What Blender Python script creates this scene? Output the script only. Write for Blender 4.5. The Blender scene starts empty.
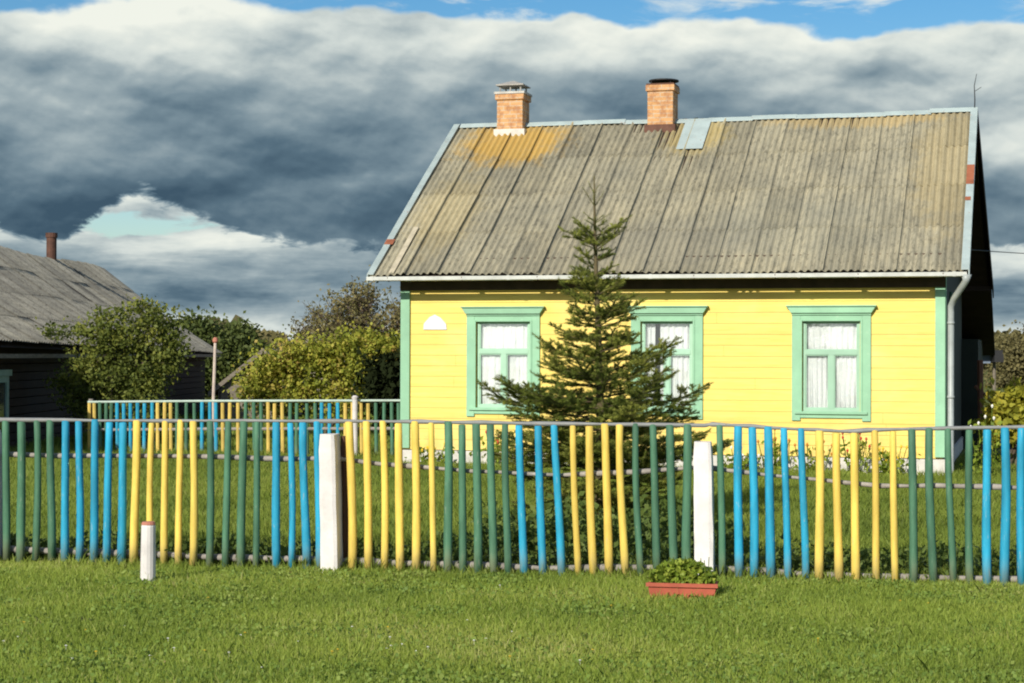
import bpy, math, random
import numpy as np
from mathutils import Vector, Matrix, Euler
random.seed(7); RNG = np.random.default_rng(11)
R = math.radians
scene = bpy.context.scene
col = scene.collection

# ------------------------------------------------------------------ camera
W, H, F = 1024, 683, 1850.0
CAMZ = 1.85
cam_d = bpy.data.cameras.new('camera'); cam = bpy.data.objects.new('camera', cam_d); col.objects.link(cam)
cam_d.sensor_width = 36; cam_d.lens = F / W * 36; cam_d.clip_end = 5000; cam_d.clip_start = .1
pitch = math.atan(13.5 / F)
RM = Matrix.Rotation(math.pi / 2 + pitch, 3, 'X') @ Matrix.Rotation(R(0.2), 3, 'Z')
cam.matrix_world = Matrix.Translation((0, 0, CAMZ)) @ RM.to_4x4()
scene.camera = cam
CP = Vector((0, 0, CAMZ))
def ray(px, py):
    return RM @ Vector(((px - 512) / F, (341.5 - py) / F, -1))
def P(px, py, Y):
    d = ray(px, py); return CP + d * (Y / d.y)
def G(px, py):
    d = ray(px, py); return CP + d * (-CAMZ / d.z)
def GX(px, Y):                       # ground point under that column
    p = P(px, 400, Y); return Vector((p.x, p.y, 0))

# ------------------------------------------------------------------ materials
def hexc(r, g, b):
    f = lambda c: (c / 255) / 12.92 if c / 255 <= .04045 else ((c / 255 + .055) / 1.055) ** 2.4
    return (f(r), f(g), f(b), 1)
class NT:
    def __init__(s, tree): s.t = tree; s.n = tree.nodes; s.l = tree.links
    def new(s, kind, **kw):
        n = s.n.new(kind)
        for k, v in kw.items(): setattr(n, k, v)
        return n
    def put(s, sock, v):
        if v is None: return
        if hasattr(v, 'is_output') or hasattr(v, 'links'): s.l.new(v, sock)
        else: sock.default_value = v
    def math(s, op, a, b=None, c=None, clamp=False):
        n = s.new('ShaderNodeMath', operation=op, use_clamp=clamp)
        s.put(n.inputs[0], a); s.put(n.inputs[1], b)
        if c is not None: s.put(n.inputs[2], c)
        return n.outputs[0]
    def ss(s, v, a, b):              # smoothstep
        n = s.new('ShaderNodeMapRange', interpolation_type='SMOOTHSTEP')
        s.put(n.inputs[0], v); n.inputs[1].default_value = a; n.inputs[2].default_value = b
        return n.outputs[0]
    def noise(s, vec, scale=1, detail=4, rough=.55, dist=0):
        n = s.new('ShaderNodeTexNoise')
        if vec is not None: s.l.new(vec, n.inputs['Vector'])
        n.inputs['Scale'].default_value = scale; n.inputs['Detail'].default_value = detail
        n.inputs['Roughness'].default_value = rough; n.inputs['Distortion'].default_value = dist
        return n.outputs[0]
    def mapping(s, vec, scale=(1, 1, 1), loc=(0, 0, 0), rot=(0, 0, 0)):
        n = s.new('ShaderNodeMapping'); s.l.new(vec, n.inputs[0])
        n.inputs['Scale'].default_value = scale; n.inputs['Location'].default_value = loc
        n.inputs['Rotation'].default_value = rot
        return n.outputs[0]
    def ramp(s, v, stops):
        n = s.new('ShaderNodeValToRGB'); s.put(n.inputs[0], v)
        e = n.color_ramp.elements
        e[0].position, e[0].color = stops[0][0], stops[0][1]
        e[1].position, e[1].color = stops[-1][0], stops[-1][1]
        for p, c in stops[1:-1]:
            x = e.new(p); x.color = c
        return n.outputs[0]
    def mix(s, f, a, b, mode='MIX'):
        n = s.new('ShaderNodeMix', data_type='RGBA', blend_type=mode)
        s.put(n.inputs[0], f); s.put(n.inputs[6], a); s.put(n.inputs[7], b)
        return n.outputs[2]
MATS = {}
def mat(name, build):
    if name in MATS: return MATS[name]
    m = bpy.data.materials.new(name); m.use_nodes = True
    nt = NT(m.node_tree); nt.n.clear()
    out = nt.new('ShaderNodeOutputMaterial')
    sh = build(nt, nt.new('ShaderNodeTexCoord'))
    nt.l.new(sh, out.inputs[0])
    MATS[name] = m; return m
def bsdf(nt, color, rough=.7, metal=0, bump=None, bstr=.3, bdist=.01, spec=.4):
    b = nt.new('ShaderNodeBsdfPrincipled')
    nt.put(b.inputs['Base Color'], color); nt.put(b.inputs['Roughness'], rough)
    b.inputs['Metallic'].default_value = metal; b.inputs['Specular IOR Level'].default_value = spec
    if bump is not None:
        bn = nt.new('ShaderNodeBump'); bn.inputs['Strength'].default_value = bstr; bn.inputs['Distance'].default_value = bdist
        nt.l.new(bump, bn.inputs['Height']); nt.l.new(bn.outputs[0], b.inputs['Normal'])
    return b.outputs[0]
def scl(c, k): return (c[0] * k, c[1] * k, c[2] * k, 1)
def painted(name, c, dirt=.35, scale=3, rough=.55, worn=None, stretch=(1, 1, 1), seed=0):
    def f(nt, tc):
        oi = nt.new('ShaderNodeObjectInfo')
        v = nt.mapping(tc.outputs['Object'], stretch, (seed, seed, 0))
        n1 = nt.noise(v, scale, 5, .6); n2 = nt.noise(v, scale * 9, 4, .7)
        cc = nt.ramp(n1, [(.3, scl(c, 1 - dirt)), (.6, c), (.8, scl(c, 1.06))])
        cc = nt.mix(nt.math('MULTIPLY', nt.ss(n2, .5, .75), dirt), cc, scl(c, .6))
        if worn:
            cc = nt.mix(nt.math('MULTIPLY', nt.ss(nt.noise(v, scale * 4, 6, .75), .6, .68), .8), cc, worn)
        if stretch[2] < .38:
            gr = nt.noise(nt.mapping(tc.outputs['Object'], (60, 60, 3)), 1, 4, .7); cc = nt.mix(nt.math('MULTIPLY', nt.ss(gr, .5, .72), .35), cc, scl(c, .55))
            sz = nt.new('ShaderNodeSeparateXYZ'); nt.l.new(tc.outputs['Object'], sz.inputs[0])
            cc = nt.mix(nt.math('MULTIPLY', nt.ss(sz.outputs[2], .30, .04), nt.math('MULTIPLY', nt.ss(n1, .35, .6), .6)), cc, (.22, .20, .12, 1))
        hs = nt.new('ShaderNodeHueSaturation'); nt.l.new(cc, hs.inputs['Color'])
        nt.put(hs.inputs['Value'], nt.math('MULTIPLY_ADD', oi.outputs['Random'], .22, .88))
        return bsdf(nt, hs.outputs[0], rough, 0, n2, .25, .004)
    return mat(name, f)
M_BLUE = painted('paint_blue', (.022, .36, .58, 1), .4, 6, .7, (.34, .40, .40, 1), (2, 2, .35))
M_YEL = painted('paint_yellow_picket', (.84, .61, .12, 1), .35, 6, .7, (.50, .38, .20, 1), (2, 2, .35))
M_GRN = painted('paint_green_picket', (.075, .20, .12, 1), .45, 6, .7, (.22, .26, .21, 1), (2, 2, .35))
M_WHITE = painted('whitewash', (.72, .69, .68, 1), .22, 5, .9, (.42, .38, .34, 1))
M_RAIL = painted('weathered_rail', (.33, .30, .27, 1), .4, 8, .8, (.45, .43, .4, 1))
M_RAILMET = painted('grey_rail', (.26, .27, .27, 1), .3, 6, .55, (.22, .15, .1, 1))
M_TRIM = painted('trim_green', (.28, .53, .35, 1), .14, 3, .5, (.36, .56, .40, 1))
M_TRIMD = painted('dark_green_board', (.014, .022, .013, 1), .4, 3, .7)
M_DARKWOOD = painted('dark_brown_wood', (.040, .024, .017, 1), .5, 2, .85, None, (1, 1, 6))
M_GABLE = painted('gable_wood', (.06, .04, .028, 1), .5, 3, .85, None, (4, 4, .6))
M_FOUND = painted('foundation_lime', (.62, .6, .56, 1), .35, 4, .9, (.3, .29, .26, 1))
M_METAL = painted('pale_painted_metal', (.38, .46, .46, 1), .22, 3, .5, (.30, .11, .05, 1))
M_GUT = painted('gutter_metal', (.55, .57, .54, 1), .25, 5, .45, (.34, .24, .18, 1))
M_PIPE = painted('downpipe_metal', (.40, .44, .44, 1), .25, 5, .4, (.3, .25, .2, 1))
M_RUST = painted('rusty_steel', (.13, .06, .04, 1), .5, 6, .8)
M_BLACKM = painted('black_metal', (.02, .02, .022, 1), .3, 6, .6)
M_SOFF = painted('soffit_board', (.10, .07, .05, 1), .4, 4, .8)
M_SASH = painted('sash_paint', (.35, .57, .43, 1), .1, 4, .45)
M_PLAQ = painted('plaque_enamel', (.75, .80, .84, 1), .1, 6, .4, (.45, .6, .75, 1))
M_TERRA = painted('terracotta_tray', (.42, .10, .06, 1), .3, 6, .8)
M_SOIL = painted('dark_soil', (.03, .022, .015, 1), .4, 20, 1)
M_BARK = painted('bark', (.11, .08, .06, 1), .5, 12, .95, (.2, .17, .14, 1), (1, 1, .3))
M_BARKL = painted('spruce_bark', (.15, .12, .06, 1), .5, 12, .95, (.28, .22, .16, 1), (1, 1, .5))
M_SHEDW = painted('grey_shed_wood', (.22, .19, .15, 1), .4, 4, .9, None, (1, 1, 5))
M_INNER = painted('dark_interior', (.05, .045, .04, 1), .2, 1, .9)
M_STONE = painted('kerb_stone', (.36, .33, .30, 1), .4, 7, .9)
M_BRICK_TIP = painted('faded_red_paint', (.5, .2, .14, 1), .3, 6, .8)

def f_yellow(nt, tc):
    o = tc.outputs['Object']
    st = nt.mapping(o, (.5, 1, 7)); n1 = nt.noise(st, 3, 6, .65); n2 = nt.noise(o, 1.1, 4, .6); n3 = nt.noise(nt.mapping(o, (2, 1, 60)), 2, 4, .7)
    c = nt.ramp(n1, [(.25, (.78, .56, .12, 1)), (.5, (.87, .645, .16, 1)), (.75, (.90, .69, .20, 1))])
    # each board took the paint a little differently
    z = nt.new('ShaderNodeSeparateXYZ'); nt.l.new(o, z.inputs[0])
    bd = nt.math('FLOOR', nt.math('DIVIDE', z.outputs[2], .176))
    wn = nt.new('ShaderNodeTexWhiteNoise', noise_dimensions='1D'); nt.l.new(bd, wn.inputs['W'])
    hs = nt.new('ShaderNodeHueSaturation'); nt.l.new(c, hs.inputs['Color'])
    nt.put(hs.inputs['Value'], nt.math('MULTIPLY_ADD', wn.outputs[0], .10, .93))
    c = nt.mix(nt.math('MULTIPLY', nt.ss(n2, .5, .72), .22), hs.outputs[0], (.72, .50, .08, 1))
    c = nt.mix(nt.math('MULTIPLY', nt.ss(n3, .62, .78), .4), c, (.60, .42, .10, 1))
    low_ = nt.math('MULTIPLY', nt.ss(z.outputs[2], 1.0, .25), nt.ss(nt.noise(nt.mapping(o, (2.5, 1, 1.2)), 1.5, 6, .7), .40, .62))
    c = nt.mix(nt.math('MULTIPLY', low_, .45), c, (.42, .31, .12, 1))
    c = nt.mix(nt.math('MULTIPLY', nt.ss(nt.noise(nt.mapping(o, (.35, 1, .5), (4, 2, 1)), 1.6, 4, .6), .48, .68), .35), c, (.86, .72, .32, 1))
    return bsdf(nt, c, .6, 0, n1, .25, .006)
M_WALLY = mat('yellow_boards', f_yellow)

def roof_mat(name, base, warm, lich_center=None, dark=.6):
    def f(nt, tc):
        o = tc.outputs['Object']
        at = nt.new('ShaderNodeAttribute', attribute_name='tone'); tone = at.outputs['Fac']
        n1 = nt.noise(o, 1.0, 5, .6); n2 = nt.noise(nt.mapping(o, (17, 5, 5)), 1.0, 6, .8); n3 = nt.noise(nt.mapping(o, (7, .5, .5)), 1.3, 5, .65)
        c = nt.ramp(n1, [(.3, base), (.7, warm)])
        c = nt.mix(nt.math('MULTIPLY', nt.ss(n3, .42, .7), .55), c, scl(base, dark))
        c = nt.mix(nt.math('MULTIPLY', nt.ss(n2, .48, .64), .7), c, scl(base, .42))
        c = nt.mix(nt.math('MULTIPLY', nt.ss(nt.noise(nt.mapping(o, (1, 1, 1), (3, 9, 2)), 14, 4, .8), .6, .7), .5), c, (.42, .42, .34, 1))
        if lich_center:
            for (cx, cy, rx, ry, colr, amt) in lich_center:
                sx = nt.new('ShaderNodeSeparateXYZ'); nt.l.new(o, sx.inputs[0])
                dx = nt.math('DIVIDE', nt.math('SUBTRACT', sx.outputs[0], cx), rx)
                dy = nt.math('DIVIDE', nt.math('SUBTRACT', sx.outputs[1], cy), ry)
                d = nt.math('SQRT', nt.math('ADD', nt.math('MULTIPLY', dx, dx), nt.math('MULTIPLY', dy, dy)))
                d = nt.math('ADD', d, nt.math('MULTIPLY', nt.math('SUBTRACT', nt.noise(o, 3.0, 6, .72), .5), 1.5))
                m = nt.math('MULTIPLY', nt.ss(d, 1.05, .45), amt)
                c = nt.mix(m, c, colr)
        hs = nt.new('ShaderNodeHueSaturation'); nt.l.new(c, hs.inputs['Color'])
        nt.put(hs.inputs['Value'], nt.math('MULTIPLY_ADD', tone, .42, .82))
        return bsdf(nt, hs.outputs[0], .95, 0, n2, .5, .006, .2)
    return mat(name, f)
M_ROOF = roof_mat('asbestos_sheets', (.275, .258, .195, 1), (.40, .36, .25, 1),
    [(.9, 3.7, 1.25, 1.0, (.52, .32, .06, 1), .75), (.35, 1.3, .7, 1.6, (.42, .34, .17, 1), .4), (4.3, 3.9, .8, 1.0, (.44, .33, .10, 1), .5),
     (8.9, 2.6, .8, 2.6, (.42, .34, .18, 1), .5), (6.5, .8, 2.0, 1.2, (.22, .22, .18, 1), .3), (4.6, .3, 1.6, .8, (.24, .23, .19, 1), .3), (7.2, 4.2, 2, .4, (.46, .33, .13, 1), .5)])
M_ROOF2 = roof_mat('old_grey_sheets', (.24, .23, .20, 1), (.33, .31, .25, 1), None, .55)

def f_brick(nt, tc):
    o = tc.outputs['Object']
    s = nt.new('ShaderNodeSeparateXYZ'); nt.l.new(o, s.inputs[0])
    u = nt.math('ADD', s.outputs[0], s.outputs[1])
    cb = nt.new('ShaderNodeCombineXYZ'); nt.l.new(u, cb.inputs[0]); nt.l.new(s.outputs[2], cb.inputs[1])
    b = nt.new('ShaderNodeTexBrick'); nt.l.new(cb.outputs[0], b.inputs['Vector'])
    b.inputs['Color1'].default_value = (.56, .31, .13, 1); b.inputs['Color2'].default_value = (.60, .34, .16, 1)
    b.inputs['Mortar'].default_value = (.50, .42, .32, 1); b.inputs['Scale'].default_value = 1
    b.inputs['Mortar Size'].default_value = .008; b.inputs['Brick Width'].default_value = .25; b.inputs['Row Height'].default_value = .077
    n = nt.noise(o, 7, 5, .7)
    c = nt.mix(nt.math('MULTIPLY', nt.ss(n, .42, .62), .75), b.outputs['Color'], (.34, .15, .07, 1))
    return bsdf(nt, c, .9, 0, b.outputs['Fac'], -.4, .01)
M_BRICK = mat('chimney_brick', f_brick)

def f_glass(nt, tc):
    g = nt.new('ShaderNodeBsdfGlossy'); g.inputs['Roughness'].default_value = .02; g.inputs['Color'].default_value = (1, 1, 1, 1)
    t = nt.new('ShaderNodeBsdfTransparent'); t.inputs[0].default_value = (.93, .96, .96, 1)
    fr = nt.new('ShaderNodeFresnel'); fr.inputs[0].default_value = 1.6
    m = nt.new('ShaderNodeMixShader'); nt.put(m.inputs[0], nt.math('MULTIPLY_ADD', fr.outputs[0], 1.3, .12, clamp=True))
    nt.l.new(t.outputs[0], m.inputs[1]); nt.l.new(g.outputs[0], m.inputs[2]); return m.outputs[0]
M_GLASS = mat('window_glass', f_glass)
def f_curtain(nt, tc):
    o = tc.outputs['Object']
    v = nt.new('ShaderNodeTexVoronoi'); nt.l.new(o, v.inputs['Vector']); v.inputs['Scale'].default_value = 26
    n = nt.noise(nt.mapping(o, (1, 1, .6)), 7, 3, .6)
    c = nt.mix(nt.math('MULTIPLY', nt.ss(v.outputs[0], .3, .55), .22), (.93, .93, .93, 1), (.6, .66, .72, 1))
    d = nt.new('ShaderNodeBsdfDiffuse'); nt.l.new(c, d.inputs[0])
    tl = nt.new('ShaderNodeBsdfTranslucent'); tl.inputs[0].default_value = (.7, .7, .7, 1)
    m = nt.new('ShaderNodeMixShader'); m.inputs[0].default_value = .08; nt.l.new(d.outputs[0], m.inputs[1]); nt.l.new(tl.outputs[0], m.inputs[2])
    t = nt.new('ShaderNodeBsdfTransparent')
    m2 = nt.new('ShaderNodeMixShader'); nt.put(m2.inputs[0], nt.math('MULTIPLY', nt.ss(n, .55, .7), .18))
    nt.l.new(m.outputs[0], m2.inputs[1]); nt.l.new(t.outputs[0], m2.inputs[2]); return m2.outputs[0]
M_CURT = mat('lace_curtain', f_curtain)

def leafmat(name, stops, trans=.35, rough=.6, spot=None, nscale=.9):
    def f(nt, tc):
        at = nt.new('ShaderNodeAttribute', attribute_name='tone')
        n = nt.noise(tc.outputs['Object'], nscale, 3, .6)
        v = nt.math('ADD', nt.math('MULTIPLY', at.outputs['Fac'], .65), nt.math('MULTIPLY_ADD', n, .9, -.28), clamp=True)
        c = nt.ramp(v, stops)
        b = bsdf(nt, c, rough, 0, None, spec=.25)
        t = nt.new('ShaderNodeBsdfTranslucent'); nt.l.new(c, t.inputs[0])
        m = nt.new('ShaderNodeMixShader'); m.inputs[0].default_value = trans
        nt.l.new(b, m.inputs[1]); nt.l.new(t.outputs[0], m.inputs[2]); return m.outputs[0]
    return mat(name, f)
M_GRASS = leafmat('grass_blades', [(0, (.15, .20, .035, 1)), (.35, (.24, .33, .05, 1)), (.7, (.35, .42, .075, 1)), (1, (.48, .45, .19, 1))], .42, .55, nscale=.55)
M_LAWN = leafmat('lawn_blades', [(0, (.11, .15, .028, 1)), (.4, (.19, .26, .04, 1)), (.8, (.28, .34, .06, 1)), (1, (.33, .33, .10, 1))], .42, .6, nscale=.4)
M_NEEDLE = leafmat('spruce_needles', [(0, (.06, .09, .016, 1)), (.5, (.16, .20, .034, 1)), (1, (.36, .37, .07, 1))], .35, .6)
M_BUSH = leafmat('bush_leaves', [(0, (.05, .07, .015, 1)), (.5, (.14, .175, .035, 1)), (.85, (.28, .29, .055, 1)), (1, (.36, .32, .10, 1))], .35, .6)
M_DTREE = leafmat('dark_tree_leaves', [(0, (.04, .06, .016, 1)), (.6, (.09, .12, .03, 1)), (1, (.17, .19, .05, 1))], .25, .6)
M_VINE = leafmat('autumn_vine_leaves', [(0, (.09, .11, .02, 1)), (.35, (.22, .26, .035, 1)), (.6, (.42, .42, .06, 1)), (.8, (.46, .36, .09, 1)), (1, (.30, .15, .07, 1))], .35, .6, nscale=2)
M_APPLE = leafmat('sparse_autumn_leaves', [(0, (.10, .10, .04, 1)), (.5, (.20, .18, .07, 1)), (1, (.32, .25, .12, 1))], .3, .7)
M_WEED = leafmat('weed_leaves', [(0, (.045, .07, .018, 1)), (.5, (.10, .15, .03, 1)), (.9, (.19, .24, .055, 1)), (1, (.16, .15, .05, 1))], .3, .6)
M_YSHRUB = leafmat('yellow_shrub_leaves', [(0, (.20, .22, .03, 1)), (.5, (.42, .41, .05, 1)), (1, (.45, .34, .05, 1))], .35, .6)
M_FAR = leafmat('far_tree_leaves', [(0, (.07, .065, .03, 1)), (.5, (.14, .125, .05, 1)), (1, (.21, .18, .075, 1))], .2, .7)
M_PLANT = leafmat('planter_leaves', [(0, (.09, .14, .02, 1)), (.5, (.24, .33, .04, 1)), (1, (.45, .48, .08, 1))], .35, .5)
def plain(name, c, r=.8, spec=.3):
    return mat(name, lambda nt, tc: bsdf(nt, c, r, spec=spec))
M_FW = plain('petals_white', (.8, .78, .74, 1)); M_FY = plain('petals_yellow', (.75, .5, .04, 1)); M_FR = plain('petals_red', (.5, .06, .04, 1)); M_FO = plain('petals_orange', (.55, .22, .04, 1))

def f_ground(nt, tc):
    o = tc.outputs['Object']
    n1 = nt.noise(o, .8, 5, .6); n2 = nt.noise(o, 25, 4, .7)
    c = nt.ramp(n1, [(.3, (.09, .11, .03, 1)), (.55, (.12, .14, .035, 1)), (.75, (.17, .15, .06, 1))])
    c = nt.mix(nt.math('MULTIPLY', nt.ss(n2, .45, .7), .5), c, (.09, .08, .035, 1))
    return bsdf(nt, c, 1, 0, n2, .6, .03, .1)
M_GROUND = mat('turf', f_ground)

# ------------------------------------------------------------------ mesh builder
class MB:
    def __init__(s): s.v = []; s.f = []; s.tone = []
    def add(s, vs, fs, tone=None):
        o = len(s.v); s.v += [tuple(v) for v in vs]; s.f += [tuple(i + o for i in f) for f in fs]
        if tone is not None:
            s.tone += list(tone) if hasattr(tone, '__len__') else [tone] * len(vs)
        return s
    def box(s, x0, x1, y0, y1, z0, z1, M=None):
        vs = [Vector((x, y, z)) for x in (x0, x1) for y in (y0, y1) for z in (z0, z1)]
        if M is not None: vs = [M @ v for v in vs]
        return s.add(vs, [(0, 1, 3, 2), (4, 6, 7, 5), (0, 4, 5, 1), (2, 3, 7, 6), (0, 2, 6, 4), (1, 5, 7, 3)])
    def tube(s, pts, rad, n=8, cap=True):
        pts = [Vector(p) for p in pts]
        if not hasattr(rad, '__len__'): rad = [rad] * len(pts)
        ring = []; vs = []; fs = []
        up = None
        for i, p in enumerate(pts):
            t = (pts[min(i + 1, len(pts) - 1)] - pts[max(i - 1, 0)]).normalized()
            if up is None:
                a = Vector((0, 0, 1)) if abs(t.z) < .9 else Vector((1, 0, 0))
                up = t.cross(a).normalized()
            up = (up - t * up.dot(t)).normalized(); w = t.cross(up)
            for k in range(n):
                an = 2 * math.pi * k / n
                vs.append(p + (up * math.cos(an) + w * math.sin(an)) * rad[i])
        for i in range(len(pts) - 1):
            for k in range(n):
                k2 = (k + 1) % n
                fs.append((i * n + k, i * n + k2, (i + 1) * n + k2, (i + 1) * n + k))
        if cap:
            fs.append(tuple(range(n - 1, -1, -1))); fs.append(tuple((len(pts) - 1) * n + k for k in range(n)))
        return s.add(vs, fs)
    def prism(s, poly, y0, y1):      # poly in xz, extruded along y
        n = len(poly); vs = [(x, y0, z) for x, z in poly] + [(x, y1, z) for x, z in poly]
        fs = [tuple(range(n)), tuple(range(2 * n - 1, n - 1, -1))] + [(i, i + n, (i + 1) % n + n, (i + 1) % n) for i in range(n)]
        return s.add(vs, fs)
    def prismx(s, poly, x0, x1):     # poly in yz, extruded along x
        n = len(poly); vs = [(x0, y, z) for y, z in poly] + [(x1, y, z) for y, z in poly]
        fs = [tuple(range(n)), tuple(range(2 * n - 1, n - 1, -1))] + [(i, i + n, (i + 1) % n + n, (i + 1) % n) for i in range(n)]
        return s.add(vs, fs)
    def build(s, name, m, parent=None, smooth=False, bevel=0):
        me = bpy.data.meshes.new(name); me.from_pydata(s.v, [], s.f); me.update()
        import bmesh
        b = bmesh.new(); b.from_mesh(me); bmesh.ops.recalc_face_normals(b, faces=b.faces)
        if bevel: bmesh.ops.bevel(b, geom=[e for e in b.edges], offset=bevel, segments=1, affect='EDGES')
        b.to_mesh(me); b.free()
        if s.tone and len(s.tone) == len(me.vertices):
            a = me.attributes.new('tone', 'FLOAT', 'POINT'); a.data.foreach_set('value', s.tone)
        if smooth: me.polygons.foreach_set('use_smooth', [True] * len(me.polygons))
        me.materials.append(m)
        o = bpy.data.objects.new(name, me); col.objects.link(o)
        if parent: o.parent = parent
        return o
def npmesh(name, V, FA, tone, m, parent=None):
    """V (n,3), FA (k, c) same-sided faces; tone per vertex"""
    me = bpy.data.meshes.new(name); k, c = FA.shape
    me.vertices.add(len(V)); me.vertices.foreach_set('co', V.astype(np.float32).ravel())
    me.loops.add(k * c); me.loops.foreach_set('vertex_index', FA.astype(np.int32).ravel())
    me.polygons.add(k); me.polygons.foreach_set('loop_start', np.arange(0, k * c, c, dtype=np.int32))
    me.update(calc_edges=True)
    a = me.attributes.new('tone', 'FLOAT', 'POINT'); a.data.foreach_set('value', tone.astype(np.float32).ravel())
    me.materials.append(m); me.validate()
    o = bpy.data.objects.new(name, me); col.objects.link(o)
    if parent: o.parent = parent
    return o
def tag(o, label=None, cat=None, group=None, kind=None):
    if label: o['label'] = label
    if cat: o['category'] = cat
    if group: o['group'] = group
    if kind: o['kind'] = kind
    return o
def empty(name, loc, label, cat, rz=0, group=None):
    o = bpy.data.objects.new(name, None); col.objects.link(o); o.location = loc; o.rotation_euler = (0, 0, rz)
    o.empty_display_size = .2
    return tag(o, label, cat, group)

# ------------------------------------------------------------------ ground
def ground_z(x, y): return 0.0
g = MB(); g.add([(-900, -200, 0), (900, -200, 0), (900, 2500, 0), (-900, 2500, 0)], [(0, 1, 2, 3)])
tag(g.build('ground', M_GROUND), kind='structure')

# ------------------------------------------------------------------ sun and sky
SUN_AZ, SUN_EL = R(28), R(27)      # sun behind the camera, to its left
sd = Vector((-math.sin(SUN_AZ) * math.cos(SUN_EL), -math.cos(SUN_AZ) * math.cos(SUN_EL), math.sin(SUN_EL)))
sl = bpy.data.lights.new('sun', 'SUN'); sl.energy = 4.6; sl.angle = R(.5); sl.color = (1, .93, .80)
so = bpy.data.objects.new('sun', sl); col.objects.link(so); so.rotation_euler = sd.to_track_quat('Z', 'Y').to_euler()
so.location = (-20, -20, 30)

w = bpy.data.worlds.new('World'); scene.world = w; w.use_nodes = True
nt = NT(w.node_tree); nt.n.clear()
outw = nt.new('ShaderNodeOutputWorld'); tc = nt.new('ShaderNodeTexCoord')
sky = nt.new('ShaderNodeTexSky', sky_type='NISHITA'); sky.sun_disc = False
sky.sun_elevation = SUN_EL; sky.sun_rotation = math.atan2(sd.x, sd.y); sky.altitude = 100; sky.air_density = 1.0; sky.dust_density = .6; sky.ozone_density = 2.0
s = nt.new('ShaderNodeSeparateXYZ'); nt.l.new(tc.outputs['Generated'], s.inputs[0])
U = nt.math('MULTIPLY', nt.math('ARCTAN2', s.outputs[0], s.outputs[1]), 18.5)
V = nt.math('MULTIPLY', nt.math('ARCSINE', s.outputs[2]), 18.5)
cb = nt.new('ShaderNodeCombineXYZ'); nt.l.new(U, cb.inputs[0]); nt.l.new(V, cb.inputs[1])
UV = cb.outputs[0]
c5 = lambda n: nt.math('SUBTRACT', n, .5)
add = lambda *a: a[0] if len(a) == 1 else nt.math('ADD', a[0], add(*a[1:]))
mul = lambda a, b: nt.math('MULTIPLY', a, b)
def g3(x): return (x, x, x, 1)
def blob(u0, v0, ru, rv, amt):
    du = nt.math('DIVIDE', nt.math('SUBTRACT', U, u0), ru); dv = nt.math('DIVIDE', nt.math('SUBTRACT', V, v0), rv)
    d = nt.math('ADD', mul(du, du), mul(dv, dv)); return mul(nt.math('POWER', 2.718, mul(d, -1)), amt)
def relief(sx, sy, off, du, dv, det, rough, k):
    """billows lit from above: density here minus density a little higher up"""
    a = nt.noise(nt.mapping(UV, (sx, sy, 1), off), 1, det, rough, .15)
    b = nt.noise(nt.mapping(UV, (sx, sy, 1), (off[0] + du * sx, off[1] + dv * sy, 0)), 1, det, rough, .15)
    return mul(nt.math('SUBTRACT', a, b), k), a
r1_, d1 = relief(.48, .85, (3.1, .7, 0), -.12, .34, 3, .42, 1.0)
r2, d2 = relief(1.1, 2.0, (8.1, 4.2, 0), -.05, .14, 4, .45, .52)
r3, d3 = relief(2.6, 4.6, (1.1, 6.2, 0), -.02, .05, 4, .5, .30)
nS = nt.noise(nt.mapping(UV, (.45, 2.6, 1), (1.3, 2.2, 0)), 1.5, 6, .58, .25)     # streaks of the low strata
nE = nt.noise(nt.mapping(UV, (1.2, 3.0, 1), (2.3, 1.1, 0)), 1.8, 7, .6, .4)
bill = add(r1_, r2, r3)
Vw = add(V, mul(c5(d1), .55), mul(c5(d2), .25))
P4 = lambda v: nt.math('DIVIDE', v, 4.0)
upper = nt.ramp(P4(Vw), [(0, g3(.24)), (.28, g3(.19)), (.42, g3(.22)), (.52, g3(.33)), (.62, g3(.41)), (.71, g3(.52)), (.79, g3(.80)), (.86, g3(1.05)), (1, g3(1))])
for bb in [(5.0, 2.2, 1.0, .7, .30), (-1.6, 1.55, 1.5, .5, -.10), (-4.4, 1.55, 1.1, .4, -.06), (-4.6, 2.35, .9, .4, .16), (-2.2, 2.2, .9, .25, .08), (-.3, 1.95, .9, .22, .10), (2.2, 3.0, 2.6, .35, .10), (.6, 2.9, 1.2, .3, -.05), (4.3, 3.0, 1.4, .3, .12)]:
    upper = add(upper, blob(*bb))
upper = add(upper, bill)
low = nt.ramp(nt.math('DIVIDE', V, 2.0), [(0, g3(.9)), (.13, g3(.88)), (.20, g3(.55)), (.30, g3(.36)), (.42, g3(.40)), (.52, g3(.54)), (.62, g3(.76)), (1, g3(.8))])
for bb in [(5.0, .9, .8, .15, .4), (5.0, .45, .9, .25, -.2), (-3.3, 1.1, 1.2, .12, .25)]:
    low = add(low, blob(*bb))
low = add(low, mul(c5(nS), 1.0), mul(r2, .6), mul(r3, 1.0))
Vb = add(1.03, blob(-3.6, 1.3, .78, 9, .50), blob(-5.3, 1.3, .30, 9, .42), mul(c5(d2), .35), mul(c5(nE), .45), mul(c5(d1), .3))
um = nt.ss(nt.math('SUBTRACT', V, Vb), -.03, .07)
B = nt.math('ADD', mul(upper, um), mul(low, nt.math('SUBTRACT', 1, um)))
Bc = nt.ramp(B, [(0, hexc(60, 83, 100)), (.18, hexc(84, 107, 122)), (.36, hexc(116, 136, 147)), (.55, hexc(152, 167, 172)), (.78, hexc(202, 210, 206)), (1, hexc(230, 233, 223))])
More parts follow.
